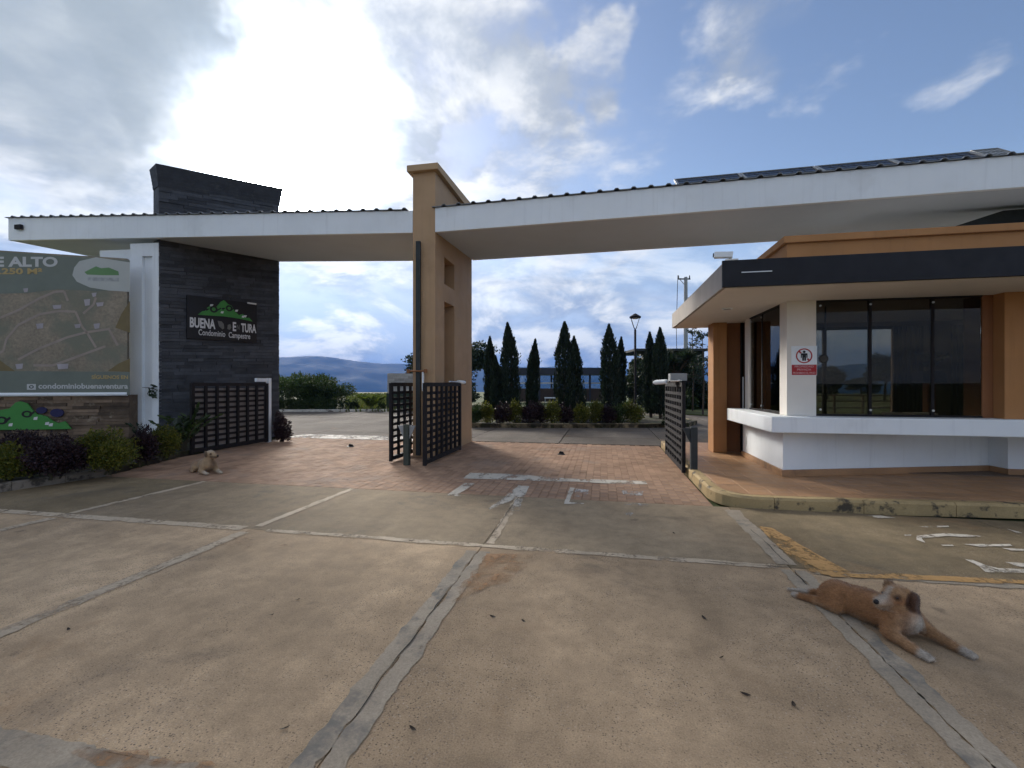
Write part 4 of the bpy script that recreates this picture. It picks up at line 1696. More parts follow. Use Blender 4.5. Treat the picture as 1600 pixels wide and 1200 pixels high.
pu, pvv = 5.42, 8.95
pp = thing('potted_plant', 'dark leafy plant in a square pot on a tall wooden stand behind the glass', 'potted plant', (pu, pvv, 0.14))
mb = MB()
mb.box(pu - 0.06, pu + 0.06, pvv - 0.06, pvv + 0.06, 0.14, 1.62)
build('stand', mb, M['ochre_dark'], pp)
mb = MB()
mb.prism([(pu - 0.17, pvv - 0.15), (pu + 0.17, pvv - 0.15), (pu + 0.17, pvv + 0.15), (pu - 0.17, pvv + 0.15)], 1.622, 1.82)
build('pot', mb, M['room_dark'], pp, bevel=0.01)


fo = thing('folder', 'flat white folder lying on the counter inside the middle window pane', 'folder', (4.7, 8.3, 1.10))
mb = MB()
mb.box(4.42, 4.66, 8.16, 8.40, 1.101, 1.145)
mb.cur = 0
build('lower_sheaf', mb, M['white'], fo)
mb = MB()
mb.box(4.72, 5.05, 8.14, 8.40, 1.101, 1.150)
build('upper_sheaf', mb, M['white'], fo)

# notice on the corner column
nx, nv = 3.115, V0 - 0.004
NW, NZ = 0.365, 0
st = thing('notice', 'white notice with a crossed-out person above a red lettered plate on the corner column', 'sign', (nx, nv, 1.80))
mb = MB()
mb.box(nx - NW / 2 + 0.0, nx + NW / 2 - 0.0, nv - 0.004, nv + 0.002, 1.735, 2.20)
build('plate', mb, M['white'], st)
yy = nv - 0.006
mb = MB()
mb.add([(nx - 0.178, yy, 1.742), (nx + 0.178, yy, 1.742), (nx + 0.178, yy, 1.905), (nx - 0.178, yy, 1.905)], [(0, 1, 2, 3)])
build('red_panel', mb, M['sign_red'], st)
mb = MB()
cc = Vector((nx, yy - 0.0005, 2.045))
mb.disc(cc, (0.118, 0, 0), (0, 0, 0.118), 36, 0.84)
for (a, b) in (((-0.078, 0.078), (-0.042, 0.042)), ((0.045, -0.045), (0.078, -0.078))):
    dx = 0.009
    mb.add([(cc.x + a[0] - dx, yy - 0.0006, cc.z + a[1] - dx), (cc.x + b[0] - dx, yy - 0.0006, cc.z + b[1] - dx),
            (cc.x + b[0] + dx, yy - 0.0006, cc.z + b[1] + dx), (cc.x + a[0] + dx, yy - 0.0006, cc.z + a[1] + dx)], [(0, 1, 2, 3)])
build('ban_ring', mb, M['sign_red'], st)
mb = MB()
mb.disc(cc + Vector((0, -0.0012, 0.063)), (0.021, 0, 0), (0, 0, 0.019), 16)
FIG = [(-0.048, 0.034), (-0.048, -0.03), (-0.034, -0.034), (-0.032, 0.012), (-0.028, 0.012), (-0.027, -0.078), (-0.003, -0.078), (-0.002, -0.025), (0.002, -0.025),
       (0.003, -0.078), (0.027, -0.078), (0.028, 0.012), (0.032, 0.012), (0.034, -0.034), (0.048, -0.03), (0.048, 0.034), (0.038, 0.040), (-0.038, 0.040)]
mb.add([(cc.x + x, yy - 0.0012, cc.z + z) for x, z in FIG], [tuple(range(len(FIG)))])
build('figure_print', mb, M['sign_black'], st)
pink = mat('pink_lettering', (0.62, 0.40, 0.40), 0.5, 0.03, 3, 0.0)
for (s, w, z, h) in (('PROPIEDAD', 0.27, 1.862, 0.032), ('PRIVADA', 0.20, 1.812, 0.032), ('PROHIBIDO EL PASO', 0.32, 1.760, 0.030)):
    mb = MB()
    lettering(mb, s, (nx, yy - 0.001, z), (1, 0, 0), (0, 0, 1), w=w, h=h, center=True, bold=0.01)
    build('lettering', mb, pink, st)

# security camera on the roof corner, lamps on the parapet
sc_ = thing('security_camera', 'white security camera on the front corner of the guardhouse roof', 'camera', (1.70, 6.80, 3.27))
mb = MB()
mb.box(1.67, 1.83, 6.76, 6.88, 3.268, 3.33)
mb.tube([(1.74, 6.82, 3.33), (1.74, 6.82, 3.375)], 0.02, 8)
build('base', mb, M['offwhite'], sc_)
mb = MB()
mb.obox((1.655, 6.83, 3.405), (0.115, -0.03, -0.012), (0.010, 0.045, 0), (0.005, 0, 0.040))
build('housing', mb, M['white'], sc_, bevel=0.008)
mb = MB()
mb.tube([(1.535, 6.861, 3.417), (1.525, 6.864, 3.418)], 0.03, 10)
build('lens', mb, M['iron'], sc_)
fl = thing('floodlight', 'small metal floodlight on the slanting end of the ochre parapet', 'floodlight', (2.80, 8.4, 3.35))
mb = MB()
mb.box(2.84, 2.868, 8.36, 8.42, 3.30, 3.42)
build('bracket', mb, M['iron'], fl)
mb = MB()
mb.obox((2.76, 8.38, 3.38), (0.04, 0, 0.03), (0, 0.07, 0), (-0.02, 0, 0.04))
build('lamp_head', mb, M['galv'], fl, bevel=0.006)
fl2 = thing('floodlight', 'grey round lamp on the ochre parapet near the roof edge at far right', 'floodlight', (6.0, 7.9, 3.4))
u2, v2, z2 = 5.86, 7.84, 3.40
mb = MB()
mb.tube([(u2, v2, z2), (u2, v2 + 0.115, z2)], 0.022, 8)
build('bracket', mb, M['iron'], fl2)
mb = MB()
mb.tube([(u2 - 0.11, v2 - 0.03, z2 - 0.01), (u2 - 0.02, v2 - 0.03, z2), (u2 + 0.11, v2 - 0.03, z2 + 0.01)], [0.035, 0.065, 0.045], 12)
build('lamp_head', mb, M['galv'], fl2)
dl = thing('ceiling_light', 'small round downlight in the guardhouse eave above the side door', 'light', (2.1, 8.6, 2.91))
mb = MB()
mb.lathe((2.12, 8.5, 2.900), [(0.09, 0), (0.09, 0.017)], 16)
build('rim', mb, M['white'], dl)
mb = MB()
mb.lathe((2.12, 8.5, 2.897), [(0.06, 0), (0.06, 0.003)], 16)
build('lens', mb, M['greybox'], dl)

# ------------------------------------------------------------------ billboard and the stone wall under it
BA = Vector(ray_v(202.5, 9.15))
BB = BA + Vector((-5.50, -2.86))      # right end, left end
BT = (BA - BB).normalized()
BN = Vector((BT.y, -BT.x))
BL = (BA - BB).length


def bp(s, z, out=0.0):
    """s: metres to the left of the right edge"""
    p = BA - BT * s + BN * out
    return Vector((p.x, p.y, z))


def on_bill(px, py, out=0.12):
    u0, v0 = C((px - 800) / F, 1.0)
    d = Vector((u0, v0))
    P = BA + BN * out
    k = P.dot(BN) / d.dot(BN)
    q = d * k
    return -(q - P).dot(BT), H + (600 - py) / F * k


sw = thing('stone_wall', 'low ledgestone wall of mixed brown strips under the billboard', 'wall', tuple(bp(2, 0)))
mb = MB()
mb.prism([tuple(BB), tuple(BA), tuple(BA - BN * 0.4), tuple(BB - BN * 0.4)], 0, 1.33)
build('core', mb, M['ledge'], sw)
rl = random.Random(3)
h = 1.30 / 17
done = 0
rest = MB()
for r in range(17):
    s = 0.0
    while s < BL - 0.2:
        e = min(BL, s + rl.uniform(0.22, 0.70))
        mb = MB() if s < 4.2 else rest
        p = rl.uniform(0.008, 0.05)
        z = r * h
        mb.extrude([bp(e - 0.003, z + 0.003, -0.01), bp(s + 0.003, z + 0.003, -0.01), bp(s + 0.003, z + h - 0.003, -0.01), bp(e - 0.003, z + h - 0.003, -0.01)],
                   (BN * (0.012 + p)).to_3d())
        if mb is not rest:
            build('stone', mb, M['ledge'], sw)
        s = e
build('stone_field', rest, M['ledge'], sw, kind='stuff')

# green hill emblem on the stone wall
es = thing('wall_emblem', 'green hill-shaped emblem with black swirls on the ledgestone wall', 'sign', tuple(bp(2, 0.5, 0.1)))


def bq(px, py, out):
    s, z = on_bill(px, py, out)
    return bp(s, z, out)


mb = MB()
EM = [(-60, 672), (-60, 650), (-30, 640), (0, 641), (17, 638), (26, 629), (33, 627), (44, 630), (52, 640), (59, 647), (66, 648), (75, 651), (83, 657), (92, 661), (103, 658), (113, 670), (60, 671)]
mb.extrude([bq(x, y, 0.075) for x, y in EM], (BN * 0.04).to_3d())
build('hill_shape', mb, M['green_sign'], es)
mb = MB()
for (x, y, r) in ((42, 647, 8.5), (2, 657, 10)):
    c0 = bq(x, y, 0.119)
    rr = (bq(x + r, y, 0.119) - c0).length
    mb.disc(c0, BT.to_3d() * rr, Vector((0, 0, rr * 0.8)), 24, 0.55)
    mb.add([bq(x + r * 0.5, y + r * 0.5, 0.1192), bq(x + r * 1.5, y - r * 0.3, 0.1192), bq(x + r * 1.3, y - r * 0.6, 0.1192), bq(x + r * 0.4, y, 0.1192)], [(0, 1, 2, 3)])
build('swirl', mb, M['sign_black'], es)
mb = MB()
for (x, y) in ((73, 662), (79, 664), (55, 654), (16, 664)):
    mb.add([bq(x - 3, y + 2, 0.1194), bq(x + 3, y + 2, 0.1194), bq(x + 4, y - 3, 0.1194), bq(x - 2, y - 2, 0.1194)], [(0, 1, 2, 3)])
build('flower_print', mb, M['sign_white'], es)
mb = MB()
for (x, y, r) in ((90, 645, 9), (66, 641, 7)):
    c0 = bq(x, y, 0.07)
    mb.extrude([c0 + BT.to_3d() * (0.011 * r * 1.3 * cos(2 * pi * k / 20)) + Vector((0, 0, 0.011 * r * sin(2 * pi * k / 20))) for k in range(20)], (BN * 0.03).to_3d())
build('blue_disc', mb, M['blue_dark'], es)

# billboard: printed aerial map
bl = thing('billboard', 'large printed aerial-map billboard with white lettering above the stone wall', 'billboard', tuple(bp(2, 1.4, 0.1)))
ZT, ZB = 4.66, 1.40
mb = MB()
mb.extrude([bp(BL, ZB, 0.03), bp(0, ZB, 0.03), bp(0, ZT, 0.03), bp(BL, ZT, 0.03)], (BN * 0.09).to_3d())
mapm = mat('aerial_print', (0.255, 0.215, 0.160), 0.5, 0.22, 1.6, 0.0, col2=(0.180, 0.180, 0.135), c2=(0.42, 0.62), c2scale=1.1, grain=0.22, gscale=18)
build('panel', mb, mapm, bl)
mb = MB()
mb.tube([bp(0, ZB - 0.045, 0.11), bp(BL, ZB - 0.045, 0.11)], 0.045, 10)
build('bottom_rail', mb, M['white'], bl)
mb = MB()
mb.extrude([bp(0.05, ZB, 0.02), bp(0.0, ZB, 0.02), bp(0.0, ZT, 0.02), bp(0.05, ZT, 0.02)], (BN * 0.094).to_3d())
build('edge_strip', mb, M['grey_iron'], bl)
OUT = 0.1225


def flat(pxs, name, m, out=OUT):
    nb = (mw(bl).inverted().to_3x3() @ BN.to_3d())
    joined = MB()
    for poly in pxs:
        mb = joined if name == 'printed_track' else MB()
        pts = [bq(x, y, out) for x, y in poly]
        mb.add(pts, [tuple(range(len(pts)))])
        if mb is not joined or poly is pxs[-1]:
            o = build(name, mb, m, bl, kind='stuff' if mb is joined else None)
            for p in o.data.polygons:
                if p.normal.dot(nb) < 0:
                    p.flip()


flat([[(-150, 384), (203, 407), (203, 452), (150, 455), (90, 452), (40, 458), (-150, 462)], [(-150, 578), (60, 580), (203, 581), (203, 617), (-150, 622)]], 'green_band',
     mat('green_print', (0.155, 0.178, 0.150), 0.45, 0.12, 2, 0.0))
flat([[(203, 410), (203, 456), (170, 454), (140, 449), (120, 440), (113, 430), (116, 418), (124, 408), (150, 402)]], 'white_bubble', mat('white_print', (0.42, 0.44, 0.42), 0.45, 0.05, 2, 0.0), OUT + 0.002)
flat([[(132, 425), (142, 420), (150, 416), (158, 419), (170, 418), (185, 424), (186, 430), (160, 430), (136, 429)]], 'logo_print', mat('pale_green_print', (0.12, 0.24, 0.10), 0.45, 0.05, 2, 0.0), OUT + 0.004)
flat([[(137, 433), (186, 434), (186, 440), (137, 439)]], 'logo_text_bar', mat('pale_grey_print', (0.34, 0.36, 0.36), 0.45, 0.3, 14, 0.0), OUT + 0.004)


def road_px(pts, w):
    """printed track: ribbon along pixel points"""
    out = []
    for (a, b) in zip(pts, pts[1:]):
        dx, dy = b[0] - a[0], b[1] - a[1]
        l = sqrt(dx * dx + dy * dy)
        nx_, ny_ = -dy / l * w, dx / l * w
        out.append([(a[0] + nx_, a[1] + ny_), (b[0] + nx_, b[1] + ny_), (b[0] - nx_, b[1] - ny_), (a[0] - nx_, a[1] - ny_)])
    return out


rp = []
for pts in ([(-20, 505), (30, 484), (62, 466), (85, 456), (100, 455), (106, 470)], [(-20, 565), (5, 548), (10, 530), (28, 508), (62, 491), (92, 486), (118, 487), (128, 510), (136, 520)],
            [(28, 562), (60, 545), (105, 527), (136, 519), (172, 514)], [(52, 571), (82, 571), (105, 563), (140, 550), (165, 541)], [(136, 520), (150, 543)], [(170, 514), (184, 540)], [(130, 490), (146, 476), (150, 465)]):
    rp += road_px(pts, 1.8)
flat(rp, 'printed_track', mat('track_print', (0.30, 0.25, 0.215), 0.45, 0.15, 3, 0.0), OUT + 0.002)
hp = []
for (x, y, w, hh) in ((89, 479, 7, 3), (136, 472, 5, 5), (156, 475, 6, 3), (62, 509, 6, 4), (151, 509, 5, 4), (121, 509, 5, 3), (98, 572, 9, 4), (30, 572, 6, 4), (147, 460, 4, 3), (40, 453, 4, 3)):
    hp.append([(x - w, y - hh + 1), (x + w, y - hh), (x + w - 1, y + hh), (x - w + 2, y + hh + 1)])
flat(hp, 'printed_roof', mat('roof_print', (0.36, 0.33, 0.35), 0.45, 0.15, 6, 0.0), OUT + 0.004)
flat([[(-60, 560), (0, 563), (18, 576), (24, 580), (-60, 578)], [(203, 560), (203, 581), (168, 580), (185, 568)], [(203, 470), (203, 520), (180, 512), (190, 490)]], 'ochre_field',
     mat('ochre_print', (0.17, 0.13, 0.06), 0.45, 0.2, 3, 0.0), OUT + 0.001)


def bill_text(s, px0, px1, py, hpx, m, bold=0.02):
    a, b = bq(px0, py, OUT + 0.005), bq(px1, py, OUT + 0.005)
    mid = bq((px0 + px1) / 2, py, OUT + 0.005)
    hh = (bq((px0 + px1) / 2, py - hpx, OUT + 0.005) - mid).length
    mb = MB()
    lettering(mb, s, a, (b - a).normalized(), (0, 0, 1), w=(b - a).length, h=hh, bold=bold)
    build('lettering', mb, m, bl)


pw = mat('white_print_lettering', (0.50, 0.51, 0.50), 0.45, 0.05, 2, 0.0)
po = mat('orange_print_lettering', (0.42, 0.31, 0.13), 0.45, 0.05, 2, 0.0)
bill_text('E ALTO', -8, 90, 416, 15, pw, 0.04)
bill_text('.250 M\u00b2', -2, 66, 428, 9, po, 0.035)
bill_text('S\u00cdGUENOS EN', 143, 200, 592, 7, po, 0.03)
bill_text('condominiobuenaventura', 60, 200, 607, 8, pw, 0.03)
flat([[(42, 600), (56, 600), (56, 609), (42, 609)]], 'camera_print', pw, OUT + 0.003)
mb = MB()
c0 = bq(49, 604.5, OUT + 0.006)
mb.disc(c0, BT.to_3d() * 0.045, Vector((0, 0, 0.04)), 16, 0.55)
build('camera_lens_print', mb, mat('green_print_dark', (0.05, 0.07, 0.055), 0.45, 0.1, 2, 0.0), bl)

# ------------------------------------------------------------------ plants
def unit(a):
    return a / np.maximum(np.linalg.norm(a, axis=1, keepdims=True), 1e-9)


def leaf_quads(c, d, length, width, r):
    """N rhombic leaves: centres c, directions d"""
    n = len(c)
    d = unit(d)
    q = unit(r.normal(size=(n, 3)))
    s = unit(np.cross(d, q))
    nn = np.cross(d, s)
    L = (length * r.uniform(0.65, 1.3, n))[:, None]
    Wd = (width * r.uniform(0.7, 1.3, n))[:, None]
    v = np.empty((n, 4, 3))
    v[:, 0] = c - d * L * 0.5
    v[:, 1] = c + s * Wd * 0.5 + nn * Wd * 0.12
    v[:, 2] = c + d * L * 0.5
    v[:, 3] = c - s * Wd * 0.5 + nn * Wd * 0.12
    return v.reshape(-1, 3)


def clump_points(blobs, n, r, inner=0.45):
    """points in lumpy shells; blobs: (x, y, z, rx, ry, rz)"""
    b = np.array(blobs, dtype=float)
    vol = np.prod(b[:, 3:], axis=1) ** 0.7
    pick = r.choice(len(b), n, p=vol / vol.sum())
    d = unit(r.normal(size=(n, 3)))
    rad = r.uniform(inner ** 3, 1.0, n) ** (1 / 3)
    lump = 1.0 + 0.16 * np.sin(7 * d[:, 0] + pick) * np.cos(6 * d[:, 1] + 2 * pick) + 0.10 * np.sin(15 * d[:, 2] + pick)
    p = b[pick, :3] + d * (rad * lump)[:, None] * b[pick, 3:]
    return p, d


def bush(name, label, cat, blobs, m, n, leaf, base, group=None, seed=1, stems=5, up=0.3, zmin=0.05, wid=0.45):
    r = np.random.default_rng(seed)
    t = thing(name, label, cat, base, 0, group)
    p, d = clump_points(blobs, n, r)
    k = p[:, 2] > base[2] + zmin * 0.3
    p, d = p[k], d[k]
    dirs = d * 0.8 + r.normal(size=p.shape) * 0.6 + np.array([0, 0, up])
    # loose shoots standing out of the mass
    ns = max(6, n // 260)
    top = np.argsort(-(p[:, 2] + r.uniform(0, 0.5 * np.ptp(p[:, 2]), len(p))))[:ns]
    sc, sdir = [], []
    for q in p[top]:
        g = np.array([r.normal() * 0.35, r.normal() * 0.35, 1.0])
        g /= np.linalg.norm(g)
        L = leaf * r.uniform(0.9, 2.3)
        for k in range(7):
            sc.append(q + g * L * k / 6 + r.normal(size=3) * leaf * 0.15)
            sdir.append(g * 0.7 + r.normal(size=3) * 0.6)
    p = np.concatenate([p, np.array(sc)])
    dirs = np.concatenate([dirs, np.array(sdir)])
    np_mesh('foliage', leaf_quads(p, dirs, leaf, leaf * wid, r), 4, m, t)
    mb = MB()
    rs = random.Random(seed)
    for k in range(stems):
        b = blobs[rs.randrange(len(blobs))]
        x, y = base[0] + rs.uniform(-0.08, 0.08), base[1] + rs.uniform(-0.08, 0.08)
        q = Vector((b[0] + rs.uniform(-.5, .5) * b[3], b[1] + rs.uniform(-.5, .5) * b[4], b[2] + 0.5 * b[5]))
        mid = Vector((x, y, base[2])).lerp(q, 0.5) + Vector((0, 0, 0.1 * b[5]))
        mb.tube([(x, y, base[2] - 0.02), mid, q], [0.018, 0.013, 0.006], 5, False)
    build('stems', mb, M['stem'], t, kind='stuff')
    return t


def round_bush(px, top, base_y, wpx, gz=0.1):
    """blobs for a bush whose foot shows at (px, base_y) and whose top shows at y = top"""
    u, v = G(px, base_y, gz)
    Z = F * (H - gz) / (base_y - 600.0)
    h = H - (top - 600.0) / F * Z - gz
    w = wpx / F * Z
    return u, v, h, w


# bushes in the left bed: alternating yellow-green and dark purple
left_bed = [
    ('clipped yellow-green bush at the photo edge, nearest in the left bed', 'leaf_yellow', 12, 694, 752, 84, 31),
    ('widest dark purple bush in the left bed, below the green emblem', 'leaf_purple', 82, 680, 747, 112, 32),
    ('bright yellow-green bush in the left bed between two dark purple bushes', 'leaf_yellow', 172, 671, 739, 92, 33),
    ('narrow dark purple bush in front of the white column', 'leaf_purple', 226, 668, 726, 46, 34),
    ('yellow-green bush beside the green stop post at the stone tower', 'leaf_yellow', 258, 667, 717, 52, 35),
    ('low reddish purple bush against the ledgestone wall behind the front row', 'leaf_purple', 30, 676, 736, 90, 36),
]
for lab, mk, px, top, by, w, sd in left_bed:
    u, v, h, wd = round_bush(px, top, by, w)
    h *= 0.93
    rr = random.Random(sd)
    blobs = [(u, v, 0.1 + h * 0.52, wd * 0.42, wd * 0.36, h * 0.48)]
    for k in range(6):
        a = rr.uniform(0, 2 * pi)
        blobs.append((u + cos(a) * wd * 0.27, v + sin(a) * wd * 0.22, 0.1 + h * rr.uniform(0.4, 0.72), wd * 0.24, wd * 0.22, h * 0.30))
    bush('bush', lab, 'bush', blobs, M[mk], 9000 if w > 60 else 5600, 0.046, (u, v, 0.1), 'bushes in the left flower bed', sd, up=0.4)

# arching leafy plant at the tower foot
def fronds(name, label, cat, base, n, length, m, seed, group=None, leaf=0.14, spread=0.8, lw=0.22):
    r = np.random.default_rng(seed)
    rs = random.Random(seed)
    t = thing(name, label, cat, base, 0, group)
    mb = MB()
    cs, ds = [], []
    for k in range(n):
        a = rs.uniform(0, 2 * pi)
        L = length * rs.uniform(0.65, 1.1)
        lean = spread * rs.uniform(0.35, 1.0)
        pts = []
        for j in range(7):
            s = j / 6
            out = L * lean * s ** 1.3 * 0.8
            z = L * (s - 0.35 * lean * s ** 2.4)
            pts.append(Vector((base[0] + cos(a) * out, base[1] + sin(a) * out, base[2] + z)))
        mb.tube(pts, [0.012 - 0.0015 * j for j in range(7)], 5, False)
        for j in range(16):
            s = 0.3 + 0.7 * j / 15
            i = min(5, int(s * 6))
            p = pts[i].lerp(pts[i + 1], s * 6 - i)
            tdir = (pts[i + 1] - pts[i]).normalized()
            side = tdir.cross(Vector((0, 0, 1)))
            side = side.normalized() if side.length > 1e-4 else Vector((1, 0, 0))
            for sg in (-1, 1):
                dd = tdir * 0.6 + side * sg * 0.8 + Vector((0, 0, rs.uniform(-0.2, 0.3)))
                dd.normalize()
                cs.append(p + dd * leaf * 0.45)
                ds.append(dd)
    build('stem', mb, M['stem'], t, kind='stuff')
    np_mesh('leaves', leaf_quads(np.array(cs), np.array(ds), leaf, leaf * lw, r), 4, m, t)
    return t


u, v = G(262, 712, 0.1)
fronds('plant', 'arching leafy shrub growing against the foot of the dark tower', 'plant', (u - 0.15, v + 0.5, 0.1), 12, 1.05, M['leaf_green'], 41, leaf=0.17, lw=0.3)
u, v = G(214, 705, 0.1)
fronds('plant', 'thin leafy sprigs at the foot of the white column', 'plant', (u, v + 0.2, 0.1), 5, 0.75, M['leaf_dark'], 42, leaf=0.10, lw=0.35)
fronds('potted_plant_leaves', None, None, (5.42, 8.95, 1.80), 16, 0.36, M['leaf_dark'], 43, leaf=0.10, lw=0.4)
_pl = [o for o in COL.objects if o.name.startswith('potted_plant_leaves')][0]
for ch in list(_pl.children):
    wmat = mw(_pl)
    ch.parent = pp
    ch.data.transform(mw(pp).inverted() @ wmat)
bpy.data.objects.remove(_pl)

# creeper sprig on the white column
vt = thing('vine', 'small leafy sprig growing out across the white column', 'vine', tuple(WB.to_3d() + Vector((0, 0, 1.4))))
mb = MB()
p0 = Vector((WB.x, WB.y, 1.46)) + WN.to_3d() * 0.06
p1 = p0 - WTt.to_3d() * 0.34 + Vector((0, 0, 0.05)) + WN.to_3d() * 0.05
mb.tube([p0, p0.lerp(p1, 0.5) + Vector((0, 0, 0.02)), p1], [0.012, 0.009, 0.005], 5)
build('stem', mb, M['stem'], vt)
r = np.random.default_rng(9)
cs = np.array([p0.lerp(p1, random.uniform(0, 0.6)) + Vector((random.uniform(-.03, .03), random.uniform(-.02, .02), random.uniform(-.22, .12))) for k in range(26)])
np_mesh('leaves', leaf_quads(cs, r.normal(size=cs.shape), 0.11, 0.06, r), 4, M['leaf_dark'], vt)

# red-leaved bush to the right of the tower gate
u, v = G(440, 690, 0.0)
bush('bush', 'red-leaved bush by the white gate post at the tower corner', 'bush',
     [(u, v, 0.36, 0.24, 0.24, 0.34), (u + 0.08, v, 0.22, 0.24, 0.22, 0.2), (u - 0.1, v + 0.05, 0.5, 0.16, 0.16, 0.25)], M['leaf_purple'], 2600, 0.06, (u, v, 0.0), None, 51)

# ------------------------------------------------------------------ garden island inside the gates
ISL = [C(-3.2, 17.2), C(-1.8, 16.75), C(1.5, 16.5), C(4.9, 16.6), C(6.6, 17.0), C(7.4, 18.2), C(7.4, 20.6), C(5.2, 22.6), C(0, 23.2), C(-3.6, 22.0), C(-4.2, 19.2)]
il = MB()
il.prism(ISL, -0.04, 0.14)
build('garden_island', il, M['soil'], kind='structure')
ik = thing('kerb', 'worn yellow kerb round the cypress garden inside the gates', 'kerb', ISL[3] + (0,))
kerb_run(ISL[::1] + [ISL[0]], 0.16, -0.03, 0.16, 'kerb', M['kerb_old'], ik, seg=1.2, chamfer=0.03)

# hedge row: alternating dark purple and yellow-green clumps, one bush after another
hedge = [(740, 640, 'leaf_green'), (762, 637, 'leaf_yellow'), (785, 640, 'leaf_purple'), (806, 632, 'leaf_yellow'), (826, 638, 'leaf_purple'), (846, 637, 'leaf_purple'),
         (864, 632, 'leaf_yellow'), (886, 640, 'leaf_purple'), (907, 638, 'leaf_yellow'), (930, 633, 'leaf_yellow'), (948, 640, 'leaf_purple'), (968, 638, 'leaf_green'),
         (990, 635, 'leaf_yellow')]
hlab = {}
words = ['first', 'second', 'third', 'fourth', 'fifth', 'sixth', 'seventh', 'eighth']
cname = {'leaf_green': 'mid-green', 'leaf_yellow': 'yellow-green', 'leaf_purple': 'dark purple'}
for k, (px, top, mk) in enumerate(hedge):
    u, v, h, w = round_bush(px, top, 669, 26, 0.14)
    u, v = C((px - 800) / F * 17.0, 17.0 + 0.12 * (k % 2))
    hlab[mk] = hlab.get(mk, 0) + 1
    lab = f'{words[hlab[mk] - 1]} {cname[mk]} bush from the ochre pier in the hedge before the cypresses'
    hh = h * 1.0
    rr = random.Random(60 + k)
    blobs = [(u, v, 0.14 + hh * 0.45, w * 0.62, 0.42, hh * 0.5)]
    for q in range(4):
        blobs.append((u + rr.uniform(-.22, .22), v + rr.uniform(-.25, .15), 0.14 + hh * rr.uniform(0.4, 0.75), 0.22, 0.22, 0.24))
    m_ = M[mk]
    bush('bush', lab, 'bush', blobs, m_, 2400, 0.075, (u, v, 0.14), 'hedge bushes before the cypresses', 60 + k, up=0.5)
    if mk == 'leaf_yellow':
        # loose young shoots stand up out of the clipped tops
        pass


def cypress(label, px, top, wpx, Z, base_z=0.1, seed=1, skirt=0.0):
    u, v = C((px - 800) / F * Z, Z)
    h = H - (top - 600) / F * Z - base_z
    R = wpx / F * Z / 2 * 0.80
    r = np.random.default_rng(seed)
    t = thing('cypress_tree', label, 'tree', (u, v, base_z), 0, 'Italian cypresses inside the gates')
    n = int(5200 * min(1.6, max(0.7, h / 3.8)))
    s = r.uniform(0.02, 1.0, n) ** 0.85
    ang = r.uniform(0, 2 * pi, n)
    prof = np.minimum(1.0, (s / 0.10) ** 0.5) * np.clip(1.0 - np.clip((s - 0.64) / 0.36, 0, 1) ** 1.45, 0, 1) + 0.02
    prof *= 1.0 + skirt * np.clip(1 - s / 0.5, 0, 1)
    ridge = 0.97 + 0.11 * np.sin(5 * ang + 4 * s + seed) + 0.10 * np.sin(9 * ang - 11 * s + seed) + 0.13 * np.sin(19 * s + seed) * np.sin(2 * ang + seed)
    ridge = ridge * np.where(r.uniform(size=n) < 0.05, r.uniform(1.05, 1.35, n), 1.0)
    lean = r.normal(size=2) * 0.03
    rad = R * prof * ridge * r.uniform(0.55, 1.04, n)
    c = np.stack([u + rad * np.cos(ang) + lean[0] * h * s ** 2, v + rad * np.sin(ang) + lean[1] * h * s ** 2, base_z + 0.12 + s * (h - 0.14)], 1)
    d = np.stack([np.cos(ang) * 0.35, np.sin(ang) * 0.35, np.full(n, 1.0)], 1) + r.normal(size=(n, 3)) * 0.18
    np_mesh('crown', leaf_quads(c, d, 0.15, 0.05, r), 4, M['leaf_cypress'], t)
    mb = MB()
    mb.tube([(u, v, base_z - 0.05), (u, v, base_z + h * 0.5), (u, v, base_z + h * 0.93)], [0.07, 0.05, 0.01], 7)
    build('trunk', mb, M['bark'], t)
    return t


cyp = [('thin cypress nearest the ochre pier, before the round dark tree', 766, 526, 22, 20.5, 0.2),
       ('short cypress between the thin one near the pier and the tall one', 777, 556, 20, 19.2, 0.6),
       ('shortest cypress, tucked against the first tall cypress from the pier', 786, 566, 15, 20.0, 0.3),
       ('first tall stout cypress from the pier, left of the pavilion windows', 799, 505, 33, 19.0, 0.1),
       ('slim medium cypress standing alone before the pavilion windows', 831, 530, 23, 19.6, 0.1),
       ('tall stout cypress in the middle of the row, with a shorter one on its right', 882, 503, 37, 18.9, 0.1),
       ('slim cypress with a wide skirt against the tall middle cypress', 899, 526, 26, 19.4, 0.9),
       ('tall stout cypress at the right end of the pavilion windows', 953, 506, 34, 18.9, 0.1),
       ('slim cypress just left of the street lamp', 968, 527, 22, 19.6, 0.1),
       ('cypress just right of the street lamp', 1017, 519, 25, 19.8, 0.15),
       ('tallest cypress of the pair right of the street lamp', 1032, 512, 30, 19.2, 0.15)]
for k, (lab, px, top, w, Z, sk) in enumerate(cyp):
    cypress(lab, px, top, w, Z, seed=100 + k, skirt=sk)


